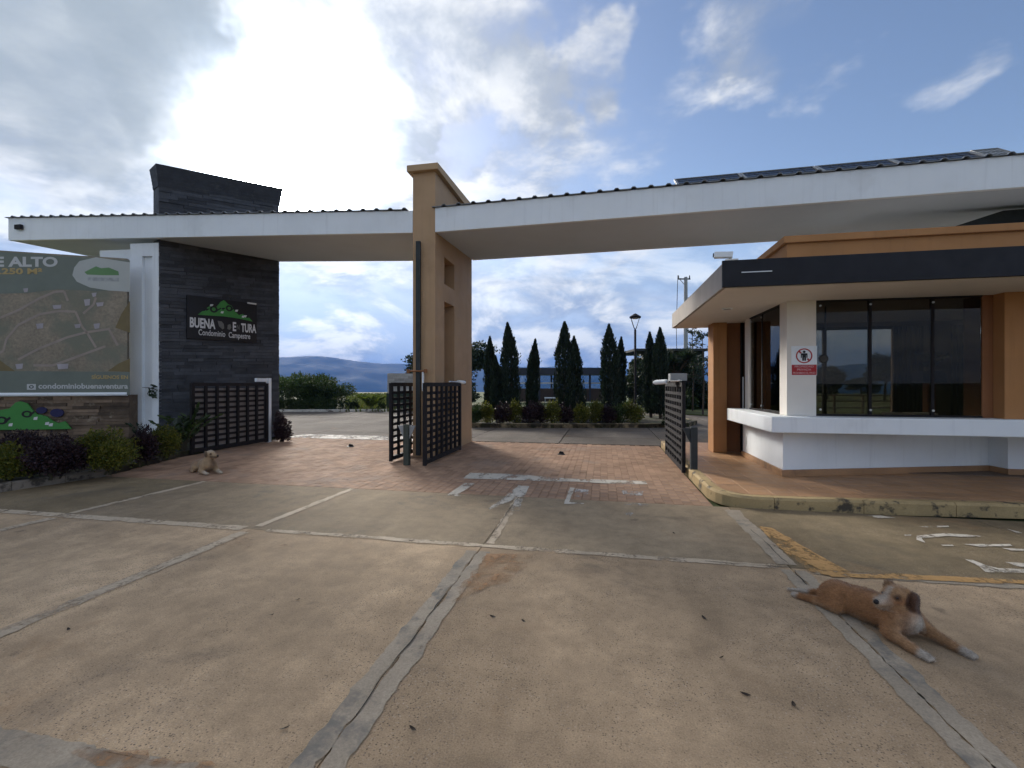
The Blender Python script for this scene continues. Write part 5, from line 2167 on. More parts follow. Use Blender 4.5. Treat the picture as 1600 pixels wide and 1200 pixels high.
def tree(name, label, px, base_z, Z, h, blobs, m, n, leaf, seed, trunk_h=0.5, tr=0.14, group=None, limbs=7, wid=0.5, inner=0.35):
    """blobs relative to the trunk foot: (dx, dy, z, rx, ry, rz)"""
    u, v = C((px - 800) / F * Z, Z)
    t = thing(name, label, 'tree', (u, v, base_z), 0, group)
    r = np.random.default_rng(seed)
    ab = [(u + b[0], v + b[1], base_z + b[2], b[3], b[4], b[5]) for b in blobs]
    p, d = clump_points(ab, n, r, inner)
    dirs = d * 0.5 + r.normal(size=p.shape) * 0.8 + np.array([0, 0, 0.1])
    np_mesh('crown', leaf_quads(p, dirs, leaf, leaf * wid, r), 4, m, t)
    mb = MB()
    rs = random.Random(seed)
    top = Vector((u + rs.uniform(-.2, .2), v, base_z + h * trunk_h))
    mb.tube([(u, v, base_z - 0.1), (u + 0.05, v, base_z + h * trunk_h * 0.5), top], [tr, tr * 0.75, tr * 0.55], 8, False)
    for k in range(limbs):
        b = ab[k % len(ab)]
        q = Vector((b[0], b[1], b[2])) + Vector((rs.uniform(-.4, .4) * b[3], rs.uniform(-.4, .4) * b[4], rs.uniform(0, .5) * b[5]))
        s = Vector((u, v, base_z)).lerp(top, rs.uniform(0.6, 1.0))
        mb.tube([s, s.lerp(q, 0.5) + Vector((0, 0, 0.1 * h * rs.uniform(0, 1))), q], [tr * 0.42, tr * 0.28, tr * 0.08], 6, False)
    build('trunk', mb, M['bark'], t)
    return t


def crown_blobs(w, h, n, seed, low=0.35):
    rs = random.Random(seed)
    out = [(0, 0, h * 0.66, w * 0.34, w * 0.34, h * 0.26)]
    for k in range(n):
        a = rs.uniform(0, 2 * pi)
        rr = w * rs.uniform(0.15, 0.36)
        out.append((rr * cos(a), rr * sin(a), h * rs.uniform(low, 0.88), w * rs.uniform(0.13, 0.22), w * rs.uniform(0.13, 0.22), h * rs.uniform(0.09, 0.16)))
    return out


tree('broadleaf_tree', 'big dark round tree standing behind the ochre pier', 707, 0, 34, 5.2, crown_blobs(7.0, 4.9, 22, 1, 0.12), M['leaf_dark'], 26000, 0.20, 201)
tree('broadleaf_tree', 'dark bushy tree behind the cypress pair right of the street lamp', 1024, 0, 27, 3.6, crown_blobs(3.8, 3.4, 12, 2, 0.15), M['leaf_dark'], 9000, 0.16, 202)
tree('broadleaf_tree', 'dense dark tree filling the gap behind the walkway gate', 1066, 0, 29, 3.9, crown_blobs(3.2, 3.7, 14, 5, 0.12), M['leaf_dark'], 11000, 0.16, 205)
tree('broadleaf_tree', 'low dark tree between the last slim cypress and the lamp', 988, 0, 29, 2.5, crown_blobs(2.0, 2.4, 8, 3, 0.15), M['leaf_dark'], 4500, 0.16, 203)
# spiky crown: narrow upright leaves
def spiky(label, px, Z, h, seed):
    u, v = C((px - 800) / F * Z, Z)
    t = thing('spiky_tree', label, 'tree', (u, v, 0))
    r = np.random.default_rng(seed)
    rs = random.Random(seed)
    mb = MB()
    mb.tube([(u, v, -0.1), (u + 0.1, v, h * 0.72)], [0.16, 0.10], 8)
    cs, ds = [], []
    for k in range(16):
        a, rr = rs.uniform(0, 2 * pi), rs.uniform(0.1, 1.0)
        tip = Vector((u + 0.1 + rr * cos(a), v + rr * sin(a), h * rs.uniform(0.55, 0.86)))
        mb.tube([(u + 0.05, v, h * 0.5), tip], [0.05, 0.02], 5, False)
        for q in range(130):
            d = Vector((rs.gauss(0, 1), rs.gauss(0, 1), abs(rs.gauss(0.5, 0.8)))).normalized()
            cs.append(tip + d * 0.28)
            ds.append(d)
    build('trunk', mb, M['bark'], t)
    np_mesh('crown', leaf_quads(np.array(cs), np.array(ds), 0.55, 0.05, r), 4, M['leaf_dark'], t)


for k, (px, Z, h, w) in enumerate(((1292, 46, 3.6, 3.4), (1382, 42, 4.6, 4.0), (1345, 60, 2.6, 5.0), (1250, 55, 3.2, 5.0), (1450, 50, 4.2, 5.5))):
    lab_ = ['dark tree seen through the left pane of the guardhouse window', 'tall dark tree seen beside the window mullion through the guardhouse', 'low wide tree seen far off through the middle of the guardhouse window',
            'far tree hidden mostly behind the guardhouse corner column', 'tree behind the right end of the guardhouse'][k]
    tree('broadleaf_tree', lab_, px, 0, Z, h, crown_blobs(w, h, 10, 20 + k, 0.2), M['leaf_dark'], 5000, 0.22, 230 + k, group='trees beyond the guardhouse')

rf_ = thing('rail_fence', 'low dark rail fence across the grass seen through the guardhouse window', 'fence', C(17, 24) + (0,))
for k in range(9):
    mb = MB()
    u, v = C(12.5 + 1.5 * k, 24.0)
    mb.box(u - 0.05, u + 0.05, v - 0.05, v + 0.05, 0, 1.05)
    build('post', mb, M['wood'], rf_)
for z in (0.35, 0.70, 1.0):
    mb = MB()
    a_, b_ = C(12.4, 23.93), C(24.6, 23.93)
    mb.tube([a_ + (z,), b_ + (z,)], 0.04, 6)
    build('rail', mb, M['wood'], rf_)

spiky('dark tree with spiky upright leaves right of the tallest cypress', 1054, 25, 4.1, 210)


def twiggy(label, px, Z, h, w, seed):
    """thin open tree: bare limbs with sparse leaves"""
    u, v = C((px - 800) / F * Z, Z)
    t = thing('young_tree', label, 'tree', (u, v, 0))
    rs = random.Random(seed)
    r = np.random.default_rng(seed)
    mb = MB()
    cs = []
    mb.tube([(u, v, -0.05), (u + 0.06, v, h * 0.4), (u - 0.03, v, h * 0.95)], [0.05, 0.035, 0.01], 6)
    for k in range(26):
        z = h * rs.uniform(0.35, 0.95)
        a = rs.uniform(0, 2 * pi)
        L = w * rs.uniform(0.3, 0.6) * (1.2 - z / h * 0.6)
        p0, p1 = Vector((u, v, z)), Vector((u + L * cos(a), v + L * sin(a), z + L * rs.uniform(0.1, 0.7)))
        mb.tube([p0, p0.lerp(p1, 0.5) + Vector((0, 0, 0.08)), p1], [0.014, 0.010, 0.004], 4, False)
        for q in range(20):
            cs.append(p0.lerp(p1, rs.uniform(0.35, 1.05)) + Vector((rs.gauss(0, .07), rs.gauss(0, .07), rs.gauss(0, .07))))
    build('trunk', mb, M['bark'], t)
    np_mesh('crown', leaf_quads(np.array(cs), r.normal(size=(len(cs), 3)), 0.13, 0.07, r), 4, M['leaf_dark'], t)


twiggy('thin sparse young tree beside the guardhouse eave', 1098, 23, 4.4, 1.5, 220)
twiggy('thin sparse young tree just right of the utility pole', 1082, 26, 5.2, 1.3, 221)

# shrubs and hedges further off
def far_bush(label, px, top, by, wpx, m, n, leaf, seed, name='shrub', gz=0.0, group=None):
    u, v, h, w = round_bush(px, top, by, wpx, gz)
    rr = random.Random(seed)
    blobs = [(u, v, gz + h * 0.45, w * 0.36, w * 0.36, h * 0.45)]
    for k in range(7):
        q = -0.42 + 0.84 * k / 6
        blobs.append((u + q * w * CA, v + q * w * SA - 0.12 * w, gz + h * 0.16, w * 0.12, w * 0.12, h * 0.17))
    for k in range(10):
        a = rr.uniform(0, 2 * pi)
        q = rr.uniform(0.1, 0.36)
        blobs.append((u + cos(a) * w * q, v + sin(a) * w * q, gz + h * rr.uniform(0.3, 0.8), w * 0.18, w * 0.18, h * 0.22))
    return bush(name, label, 'shrub', blobs, m, n, leaf, (u, v, gz), group, seed, stems=8)


far_bush('large dense green shrub seen through the left gateway, tallest by the tower', 458, 582, 641, 135, M['leaf_green'], 26000, 0.12, 301)
far_bush('lower dark green shrub sloping down right of the large one in the left gateway', 512, 592, 640, 82, M['leaf_green'], 14000, 0.12, 302)
far_bush('dark green shrub at the road bend, left of the ochre guardhouse column', 1095, 608, 640, 44, M['leaf_dark'], 4500, 0.14, 303)
far_bush('green shrub behind the walkway gate at the road bend', 1068, 610, 641, 42, M['leaf_green'], 4500, 0.14, 304)
far_bush('low dark shrub at the right end of the cypress garden', 1052, 637, 664, 34, M['leaf_dark'], 3000, 0.09, 305, gz=0.12)
far_bush('small dark tuft on the grass beside the large gateway shrub', 552, 627, 641, 22, M['leaf_dark'], 1200, 0.12, 306)
far_bush('small round bush at the field edge near the pale block wall', 597, 628, 641, 20, M['leaf_green'], 1000, 0.12, 307)
u, v = G(580, 642)
fronds('sapling', 'small bright green sapling on the grass seen through the left gateway', 'plant', (u, v, 0), 9, 1.15, M['leaf_bright'], 311, leaf=0.34, spread=0.9, lw=0.4)

# tufts of field grass: nobody could count them
def tufts():
    r = np.random.default_rng(77)
    cs = []
    for (p0, p1, n) in (((445, 640), (640, 618), 5200),):
        px = r.uniform(540, 660, n)
        Z = r.uniform(26.3, 70, n)
        X = (px - 800) / F * Z
        cs.append(np.stack([X * CA - Z * SA, X * SA + Z * CA, r.uniform(0.02, 0.16, n)], 1))
    c = np.concatenate(cs)
    d = r.normal(size=c.shape) * 0.4 + np.array([0, 0, 1.0])
    np_mesh('grass', leaf_quads(c, d, 0.42, 0.10, r), 4, M['leaf_bright_dull'], None, kind='stuff')


M['leaf_bright_dull'] = leaf_mat('field_blade', (0.085, 0.110, 0.030), (0.115, 0.115, 0.040), 0.3, 0.25)
tufts()
# whitewashed kerb at the far side of the road
kf = thing('kerb', 'far kerb of whitewashed stones along the grass field', 'kerb', C(-9.5, 26.2) + (0,))
kerb_run([C(-14.5, 26.0), C(-10.0, 26.3), C(-5.2, 26.9)], 0.16, -0.03, 0.13, 'kerb', M['kerb_white'], kf, seg=0.85)
gf = MB()
gf.prism([C(-30, 26.1), C(-14.5, 26.05), C(-10, 26.38), C(-4.2, 27.0), C(-4, 60), C(-40, 60)], -0.05, 0.05)
build('grass_verge', gf, M['grass'], kind='structure')
gr_ = MB()
gr_.prism([C(8.6, 24.5), C(10.5, 21.5), C(13.0, 20.0), C(20, 19.5), C(40, 30), C(30, 60), C(9, 50)], -0.05, 0.055)
build('grass_verge', gr_, M['grass'], kind='structure')

# leaves and bits lying on the concrete
fall = [(465, 938, 'small brown leaf on the concrete left of the long mortar joint'), (424, 962, 'tiny leaf scrap lying alone mid-slab on the left concrete'),
        (770, 965, 'curled brown leaf right of the long mortar joint'), (445, 1140, 'thin brown leaf sliver near the foot of the long mortar joint'),
        (1127, 1029, 'curled leaf on the open concrete left of the near dog'), (1165, 1087, 'dark leaf on the concrete below and left of the near dog'),
        (818, 972, 'dark leaf crumb on the middle slab'), (1100, 967, 'pale-edged leaf crumb on the middle slab'), (107, 985, 'dark leaf speck near the left mortar strip'),
        (1053, 834, 'small dark speck of leaf on the slab before the gates'), (1240, 1103, 'dark twig bit on the concrete below the near dog'),
        (645, 1141, 'thin pale leaf lying in the foreground right of the mortar joint')]
rf = random.Random(4)
for k, (px, py, lab) in enumerate(fall):
    u, v = G(px, py)
    a = rf.uniform(0, pi)
    L, Wd = rf.uniform(0.018, 0.030), rf.uniform(0.006, 0.010)
    t = Vector((cos(a), sin(a), 0))
    s = Vector((-sin(a), cos(a), 0))
    c0 = Vector((u, v, 0.006))
    mb = MB()
    pts = [c0 - t * L + Vector((0, 0, .004)), c0 - t * L * 0.3 + s * Wd, c0 + t * L * 0.5 + s * Wd * 0.8 + Vector((0, 0, .003)), c0 + t * L + Vector((0, 0, .009)),
           c0 + t * L * 0.5 - s * Wd * 0.8 + Vector((0, 0, .006)), c0 - t * L * 0.3 - s * Wd + Vector((0, 0, .004))]
    mid0, mid1 = c0 - t * L * 0.3, c0 + t * L * 0.5
    vs = [pts[0], pts[1], pts[2], pts[3], pts[4], pts[5], mid0, mid1]
    mb.add(vs, [(0, 6, 1), (1, 6, 7, 2), (2, 7, 3), (0, 5, 6), (5, 4, 7, 6), (4, 3, 7)])
    build('fallen_leaf', mb, M['dead_leaf'], None, label=lab, cat='leaf', group='leaves fallen on the concrete', origin=(u, v, 0))

# ------------------------------------------------------------------ things inside the estate
def street_lamp():
    Z = 22.5
    u, v = C((992.5 - 800) / F * Z, Z)
    t = thing('street_lamp', 'black street lamp with a wide hipped hood on a fork above the cypress garden', 'street lamp', (u, v, 0))
    k = Z / F
    top = H + (600 - 490) * k
    mb = MB()
    mb.lathe((u, v, 0), [(0.10, 0), (0.10, 0.5), (0.055, 0.6), (0.055, top - 0.80)], 10)
    build('post', mb, M['iron'], t)
    mb = MB()
    for s in (-1, 1):
        mb.tube([(u, v, top - 0.80), (u + s * 0.06 * CA, v + s * 0.06 * SA, top - 0.70), (u + s * 0.23 * CA, v + s * 0.23 * SA, top - 0.16)], 0.022, 6)
    build('fork', mb, M['iron'], t)
    mb = MB()
    mb.lathe((u, v, top - 0.22), [(0.27, 0), (0.28, 0.07), (0.14, 0.16), (0.02, 0.23)], 14)
    build('hood', mb, M['iron'], t)
    mb = MB()
    mb.lathe((u, v, top - 0.26), [(0.14, 0), (0.16, 0.038)], 12)
    build('lens', mb, M['offwhite'], t)


street_lamp()


def pole():
    Z = 46
    u, v = C((1071.5 - 800) / F * Z, Z)
    k = Z / F
    top = H + (600 - 433) * k
    t = thing('utility_pole', 'grey concrete utility pole with a crossarm above the guardhouse eave', 'utility pole', (u, v, 0))
    mb = MB()
    mb.tube([(u, v, -0.3), (u, v, top)], [0.24, 0.17], 10)
    build('post', mb, M['greybox'], t)
    mb = MB()
    a = -1.0
    mb.obox((u - 0.15, v, top - 0.18), (0.62 * CA, 0.62 * SA, 0), (0, 0.06, 0), (0, 0, 0.06))
    mb.tube([(u - 0.05, v, top - 0.85), (u - 0.6, v - 0.1, top - 0.2)], 0.03, 5)
    build('crossarm', mb, M['grey_iron'], t)
    for s in (-0.74, 0.38):
        mb = MB()
        mb.lathe((u + s * CA, v + s * SA, top - 0.12), [(0.06, 0), (0.07, 0.08), (0.04, 0.12), (0.07, 0.18), (0.03, 0.30)], 8)
        build('insulator', mb, M['grey_iron'], t)
    mb = MB()
    mb.tube([(u - 0.78, v - 0.1, top + 0.2), (u - 0.92, v - 0.1, top - 5), (u - 0.80, v - 0.1, 0)], 0.03, 5)
    build('ground_wire', mb, M['grey_iron'], t)
    mb = MB()
    mb.obox((u + 0.2, v, top - 2.1), (0.34, 0.06, 0), (0, 0.05, 0), (0, 0, 0.03))
    build('bracket', mb, M['grey_iron'], t)


pole()


def pavilion():
    Z = 40.0
    k = Z / F
    t = thing('pavilion', 'low dark open pavilion with a flat roof and glass rail behind the cypresses', 'pavilion', C(4, Z) + (0,))

    def P(px, dz=0.0):
        return C((px - 800) * k, Z + dz)

    def blk(px0, px1, y0, y1, d0, d1, m, name, parent=t):
        mb = MB()
        p = [P(px0, d0), P(px1, d0), P(px1, d1), P(px0, d1)]
        mb.prism(p, H + (600 - y1) * k, H + (600 - y0) * k)
        return build(name, mb, m, parent)

    dk = mat('pavilion_steel', (0.035, 0.040, 0.055), 0.6, 0.1, 2, 0.02)
    br = mat('pavilion_wall', (0.060, 0.045, 0.038), 0.8, 0.12, 1, 0.1)
    blk(772, 962, 575, 585.5, -0.4, 4.0, dk, 'roof')
    for px in (776, 843, 867, 922, 955):
        blk(px - 1.4, px + 1.4, 585.6, 628, 0.0, 0.18, dk, 'column')
    for px in (800, 867, 955):
        blk(px - 1.4, px + 1.4, 585.6, 628, 3.6, 3.78, dk, 'column')
    blk(772, 962, 607, 627.8, 0.2, 0.4, br, 'low_wall')
    blk(774, 960, 597.6, 599.6, 0.19, 0.28, M['galv'], 'rail')
    blk(774, 960, 599.7, 606.9, 0.22, 0.24, M['clear'], 'glass_rail')
    blk(774, 960, 585.7, 597.5, 3.70, 3.72, M['clear'], 'rear_pane')
    tb = thing('table', 'pale topped table against the dark pavilion wall', 'table', P(859, -0.6) + (0,))
    blk(850, 868, 620.5, 622, -0.9, -0.3, M['white'], 'tabletop', tb)
    for px in (851, 867):
        for d in (-0.86, -0.34):
            blk(px - 0.5, px + 0.5, 622.1, 628.4, d - 0.02, d + 0.02, M['greybox'], 'leg', tb)


pavilion()


def flat_roof_house():
    Z = 33.0
    k = Z / F
    t = thing('flat_roof_house', 'dark flat-roofed shelter with a thin roof slab behind the trees', 'building', C(11, Z) + (0,))

    def P(px, dz=0.0):
        return C((px - 800) * k, Z + dz)

    def blk(px0, px1, y0, y1, d0, d1, m, name):
        mb = MB()
        mb.prism([P(px0, d0), P(px1, d0), P(px1, d1), P(px0, d1)], H + (600 - y1) * k, H + (600 - y0) * k)
        return build(name, mb, m, t)

    dk = mat('shelter_steel', (0.030, 0.034, 0.036), 0.7, 0.1, 2, 0.02)
    gw = mat('shelter_wall', (0.030, 0.040, 0.032), 0.85, 0.2, 1, 0.1)
    blk(985, 1097, 546.5, 550, -1.2, 4.5, dk, 'roof_slab')
    blk(1070, 1095, 550.2, 612, -0.6, 4.0, gw, 'end_wall')
    blk(1003, 1069.5, 562, 630, 2.2, 3.8, gw, 'rear_wall')
    for px in (1004, 1030):
        blk(px - 1.2, px + 1.2, 550.2, 634, -0.6, -0.4, dk, 'column')


flat_roof_house()


def block_wall():
    Z = 27.5
    k = Z / F
    t = thing('block_wall', 'pale block-faced wall with a dark base behind the left gate leaves', 'wall', C(-6.8, Z) + (0,))

    def P(px, dz=0.0):
        return C((px - 800) * k, Z + dz)

    mb = MB()
    mb.prism([P(606, 0.02), P(668, 0.02), P(668, 0.5), P(606, 0.5)], 0.0, H + (600 - 583.5) * k)
    build('core', mb, M['mortar'], t)
    st_ = mat('pale_block', (0.36, 0.35, 0.33), 0.8, 0.15, 4, 0.2, 50, pieces=0.18)
    rr = random.Random(2)
    rows = 8
    y0, y1 = 584, 614
    for r in range(rows):
        x = 605.5 - (rr.uniform(0, 6) if r % 2 else 0)
        while x < 668:
            w = rr.uniform(9, 15)
            a, b = max(605.5, x), min(668, x + w - 0.5)
            if b - a > 1:
                za, zb = H + (600 - (y0 + (y1 - y0) * (r + 1) / rows)) * k + 0.006, H + (600 - (y0 + (y1 - y0) * r / rows)) * k - 0.006
                mb = MB()
                o_ = rr.uniform(0, 0.02)
                mb.prism([P(a, -0.03 - o_), P(b, -0.03 - o_), P(b, 0.018), P(a, 0.018)], za, zb)
                build('stone', mb, st_, t)
            x += w
    mb = MB()
    mb.prism([P(604, -0.06), P(668, -0.06), P(668, 0.015), P(604, 0.015)], 0.0, H + (600 - 614.6) * k)
    build('base', mb, mat('dark_green_base', (0.035, 0.050, 0.034), 0.8, 0.2, 2, 0.1), t)


block_wall()

# ------------------------------------------------------------------ dogs: one continuous skin grown round the bones
def sd_cone(P, a, b, ra, rb):
    a, b = np.array(a, float), np.array(b, float)
    ba = b - a
    pa = P - a
    h = np.clip((pa @ ba) / (ba @ ba), 0, 1)
    return np.linalg.norm(pa - h[:, None] * ba, axis=1) - (ra + (rb - ra) * h)


def sd_ell(P, c, r, R=None):
    q = P - np.array(c, float)
    if R is not None:
        q = q @ R
    r = np.array(r, float)
    k0 = np.linalg.norm(q / r, axis=1)
    k1 = np.linalg.norm(q / (r * r), axis=1)
    return k0 * (k0 - 1.0) / np.maximum(k1, 1e-9)


def smin(a, b, k):
    h = np.clip(0.5 + 0.5 * (b - a) / k, 0, 1)
    return b * (1 - h) + a * h - k * h * (1 - h)


def surface(fn, lo, hi, step):
    """surface nets on a grid"""
    ax = [np.arange(lo[i], hi[i] + step, step) for i in range(3)]
    nx, ny, nz = map(len, ax)
    g = np.stack(np.meshgrid(*ax, indexing='ij'), -1).reshape(-1, 3)
    val = fn(g).reshape(nx, ny, nz)
    s = val < 0
    c8 = [(i, j, k) for i in (0, 1) for j in (0, 1) for k in (0, 1)]
    cx, cy, cz = nx - 1, ny - 1, nz - 1

    def sub(a, o):
        return a[o[0]:o[0] + cx, o[1]:o[1] + cy, o[2]:o[2] + cz]

    cnt = sum(sub(s, o).astype(int) for o in c8)
    act = (cnt > 0) & (cnt < 8)
    acc = np.zeros((cx, cy, cz, 3))
    num = np.zeros((cx, cy, cz))
    for a in range(8):
        for b in range(a + 1, 8):
            A, B = c8[a], c8[b]
            if sum(abs(A[i] - B[i]) for i in range(3)) != 1:
                continue
            va, vb = sub(val, A), sub(val, B)
            x = (va < 0) != (vb < 0)
            t = np.where(x, va / np.where(x, va - vb, 1), 0)
            for i in range(3):
                acc[..., i] += np.where(x, A[i] + t * (B[i] - A[i]), 0)
            num += x
    idx = -np.ones((cx, cy, cz), int)
    ii = np.argwhere(act)
    idx[act] = np.arange(len(ii))
    vs = (ii + acc[act] / num[act][:, None]) * step + np.array(lo)
    faces = []
    for d in range(3):
        e = [0, 0, 0]
        e[d] = 1
        s0 = s[:nx - e[0], :ny - e[1], :nz - e[2]]
        s1 = s[e[0]:, e[1]:, e[2]:]
        ed = np.argwhere(s0 != s1)
        u_, v_ = (d + 1) % 3, (d + 2) % 3
        ok = (ed[:, u_] > 0) & (ed[:, v_] > 0) & (ed[:, u_] < (cx, cy, cz)[u_]) & (ed[:, v_] < (cx, cy, cz)[v_])
        ed = ed[ok]
        du, dv = np.zeros(3, int), np.zeros(3, int)
        du[u_], dv[v_] = 1, 1
        q = np.stack([idx[tuple((ed - du - dv).T)], idx[tuple((ed - dv).T)], idx[tuple(ed.T)], idx[tuple((ed - du).T)]], 1)
        flip = s0[tuple(ed.T)]
        q[~flip] = q[~flip][:, ::-1]
        faces.append(q)
    return vs, np.concatenate(faces)


def fur_mat(name, rough=0.8):
    m = bpy.data.materials.new(name)
    m.use_nodes = True
    t = NT(m.node_tree)
    bsdf = m.node_tree.nodes['Principled BSDF']
    at = t.n('ShaderNodeAttribute')
    at.attribute_name = 'coat'
    pos = t.n('ShaderNodeTexCoord').outputs['Object']
    n = t.noise(t.vm('MULTIPLY', pos, (60, 160, 160)), 1.0, 4, 0.65)
    n2 = t.noise(pos, 14, 5, 0.6)
    c = t.vm('SCALE', at.outputs['Color'], t.m('MULTIPLY', t.ramp(n, 0.3, 0.7, 0.80, 1.18), t.ramp(n2, 0.3, 0.7, 0.84, 1.14)))
    t.put(bsdf.inputs['Base Color'], c)
    bsdf.inputs['Roughness'].default_value = rough
    bsdf.inputs['Specular IOR Level'].default_value = 0.2
    bsdf.inputs['Sheen Weight'].default_value = 0.25
    bsdf.inputs['Sheen Roughness'].default_value = 0.5
    b = t.n('ShaderNodeBump')
    b.inputs['Strength'].default_value = 0.5
    b.inputs['Distance'].default_value = 0.004
    t.put(b.inputs['Height'], n)
    t.put(bsdf.inputs['Normal'], b.outputs[0])
    return m


def fuzz(name, parent_obj, vs, nr, cols, n, length, m, seed, comb):
    """short coat hairs lying over the skin: tiny blades"""
    r = np.random.default_rng(seed)
    k = r.integers(0, len(vs), n)
    p = vs[k] + r.normal(size=(n, 3)) * 0.003
    d = unit(nr[k] * 0.55 + comb(vs[k]) * 0.9 + r.normal(size=(n, 3)) * 0.25)
    s = unit(np.cross(d, nr[k] + r.normal(size=(n, 3)) * 0.2))
    L = (length * r.uniform(0.6, 1.3, n))[:, None]
    w = 0.0011
    v = np.empty((n, 3, 3))
    v[:, 0] = p - s * w
    v[:, 1] = p + s * w
    v[:, 2] = p + d * L
    me = bpy.data.meshes.new(name)
    me.vertices.add(n * 3)
    me.vertices.foreach_set('co', v.astype(np.float32).ravel())
    me.loops.add(n * 3)
    me.loops.foreach_set('vertex_index', np.arange(n * 3, dtype=np.int32))
    me.polygons.add(n)
    me.polygons.foreach_set('loop_start', np.arange(0, n * 3, 3, dtype=np.int32))
    me.polygons.foreach_set('loop_total', np.full(n, 3, dtype=np.int32))
    me.update(calc_edges=True)
    ca = me.color_attributes.new('coat', 'FLOAT_COLOR', 'POINT')
    cc = np.repeat(cols[k], 3, axis=0) * r.uniform(0.74, 1.24, n).repeat(3)[:, None]
    ca.data.foreach_set('color', np.concatenate([cc, np.ones((len(cc), 1))], 1).astype(np.float32).ravel())
    me.materials.append(m)
    o = bpy.data.objects.new(name, me)
    put(o, parent_obj)
    o['kind'] = 'stuff'
    return o


def dog(label, loc, heading, parts, coat, eyes, nose, m, scale=1.0, step=0.0065, extra=None, lo=(-0.75, -0.35, -0.01), hi=(0.42, 0.35, 0.42), hairs=42000):
    def fn(P):
        d = None
        for (kind, k, *a) in parts:
            v = sd_cone(P, *a) if kind == 'c' else sd_ell(P, *a)
            d = v if d is None else smin(d, v, k)
        return np.maximum(d, 0.002 - P[:, 2])

    vs, fs = surface(fn, lo, hi, step)
    root = thing('dog', label, 'dog', loc, atan2(heading[1], heading[0]))
    me = bpy.data.meshes.new('body')
    me.from_pydata((vs * scale).tolist(), [], fs.tolist())
    me.polygons.foreach_set('use_smooth', [True] * len(me.polygons))
    cols = coat(vs)
    ca = me.color_attributes.new('coat', 'FLOAT_COLOR', 'POINT')
    ca.data.foreach_set('color', np.concatenate([cols, np.ones((len(vs), 1))], 1).astype(np.float32).ravel())
    me.materials.append(m)
    me.update()
    o = bpy.data.objects.new('body', me)
    put(o, root)
    sm = o.modifiers.new('smooth', 'SMOOTH')
    sm.factor = 0.5
    sm.iterations = 2
    nr = np.empty(len(vs) * 3, dtype=np.float32)
    me.vertices.foreach_get('normal', nr)
    nr = nr.reshape(-1, 3)
    fuzz('coat_hair', root, vs * scale, nr, cols, hairs, 0.016 * scale, m, 5, lambda p: np.tile(np.array([[-0.9, 0, -0.35]]), (len(p), 1)))
    eye_m = mat('dog_eye', (0.012, 0.008, 0.006), 0.08, 0.05, 5, 0.0, spec=0.7)
    for e, rr in eyes:
        mb = MB()
        ball(mb, Vector(e) * scale, rr * scale)
        oe = build('eye', mb, eye_m, None, smooth=True)
        oe.parent = root
    mb = MB()
    c, rad = nose
    ball(mb, Vector(c) * scale, rad * scale)
    on = build('nose', mb, mat('dog_nose', (0.016, 0.013, 0.013), 0.35, 0.1, 20, 0.1), None, smooth=True)
    on.parent = root
    return root


def ball(mb, c, r, n=12):
    vs, fs = [], []
    for i in range(n // 2 + 1):
        th = pi * i / (n // 2)
        for k in range(n):
            ph = 2 * pi * k / n
            vs.append((c.x + r * sin(th) * cos(ph), c.y + r * sin(th) * sin(ph), c.z + r * cos(th)))
    for i in range(n // 2):
        for k in range(n):
            k2 = (k + 1) % n
            fs.append((i * n + k, (i + 1) * n + k, (i + 1) * n + k2, i * n + k2))
    mb.add(vs, fs)


def rotz(a):
    return np.array([[cos(a), -sin(a), 0], [sin(a), cos(a), 0], [0, 0, 1]])


def sstep(x, a, b):
    t = np.clip((x - a) / (b - a), 0, 1)
    return t * t * (3 - 2 * t)


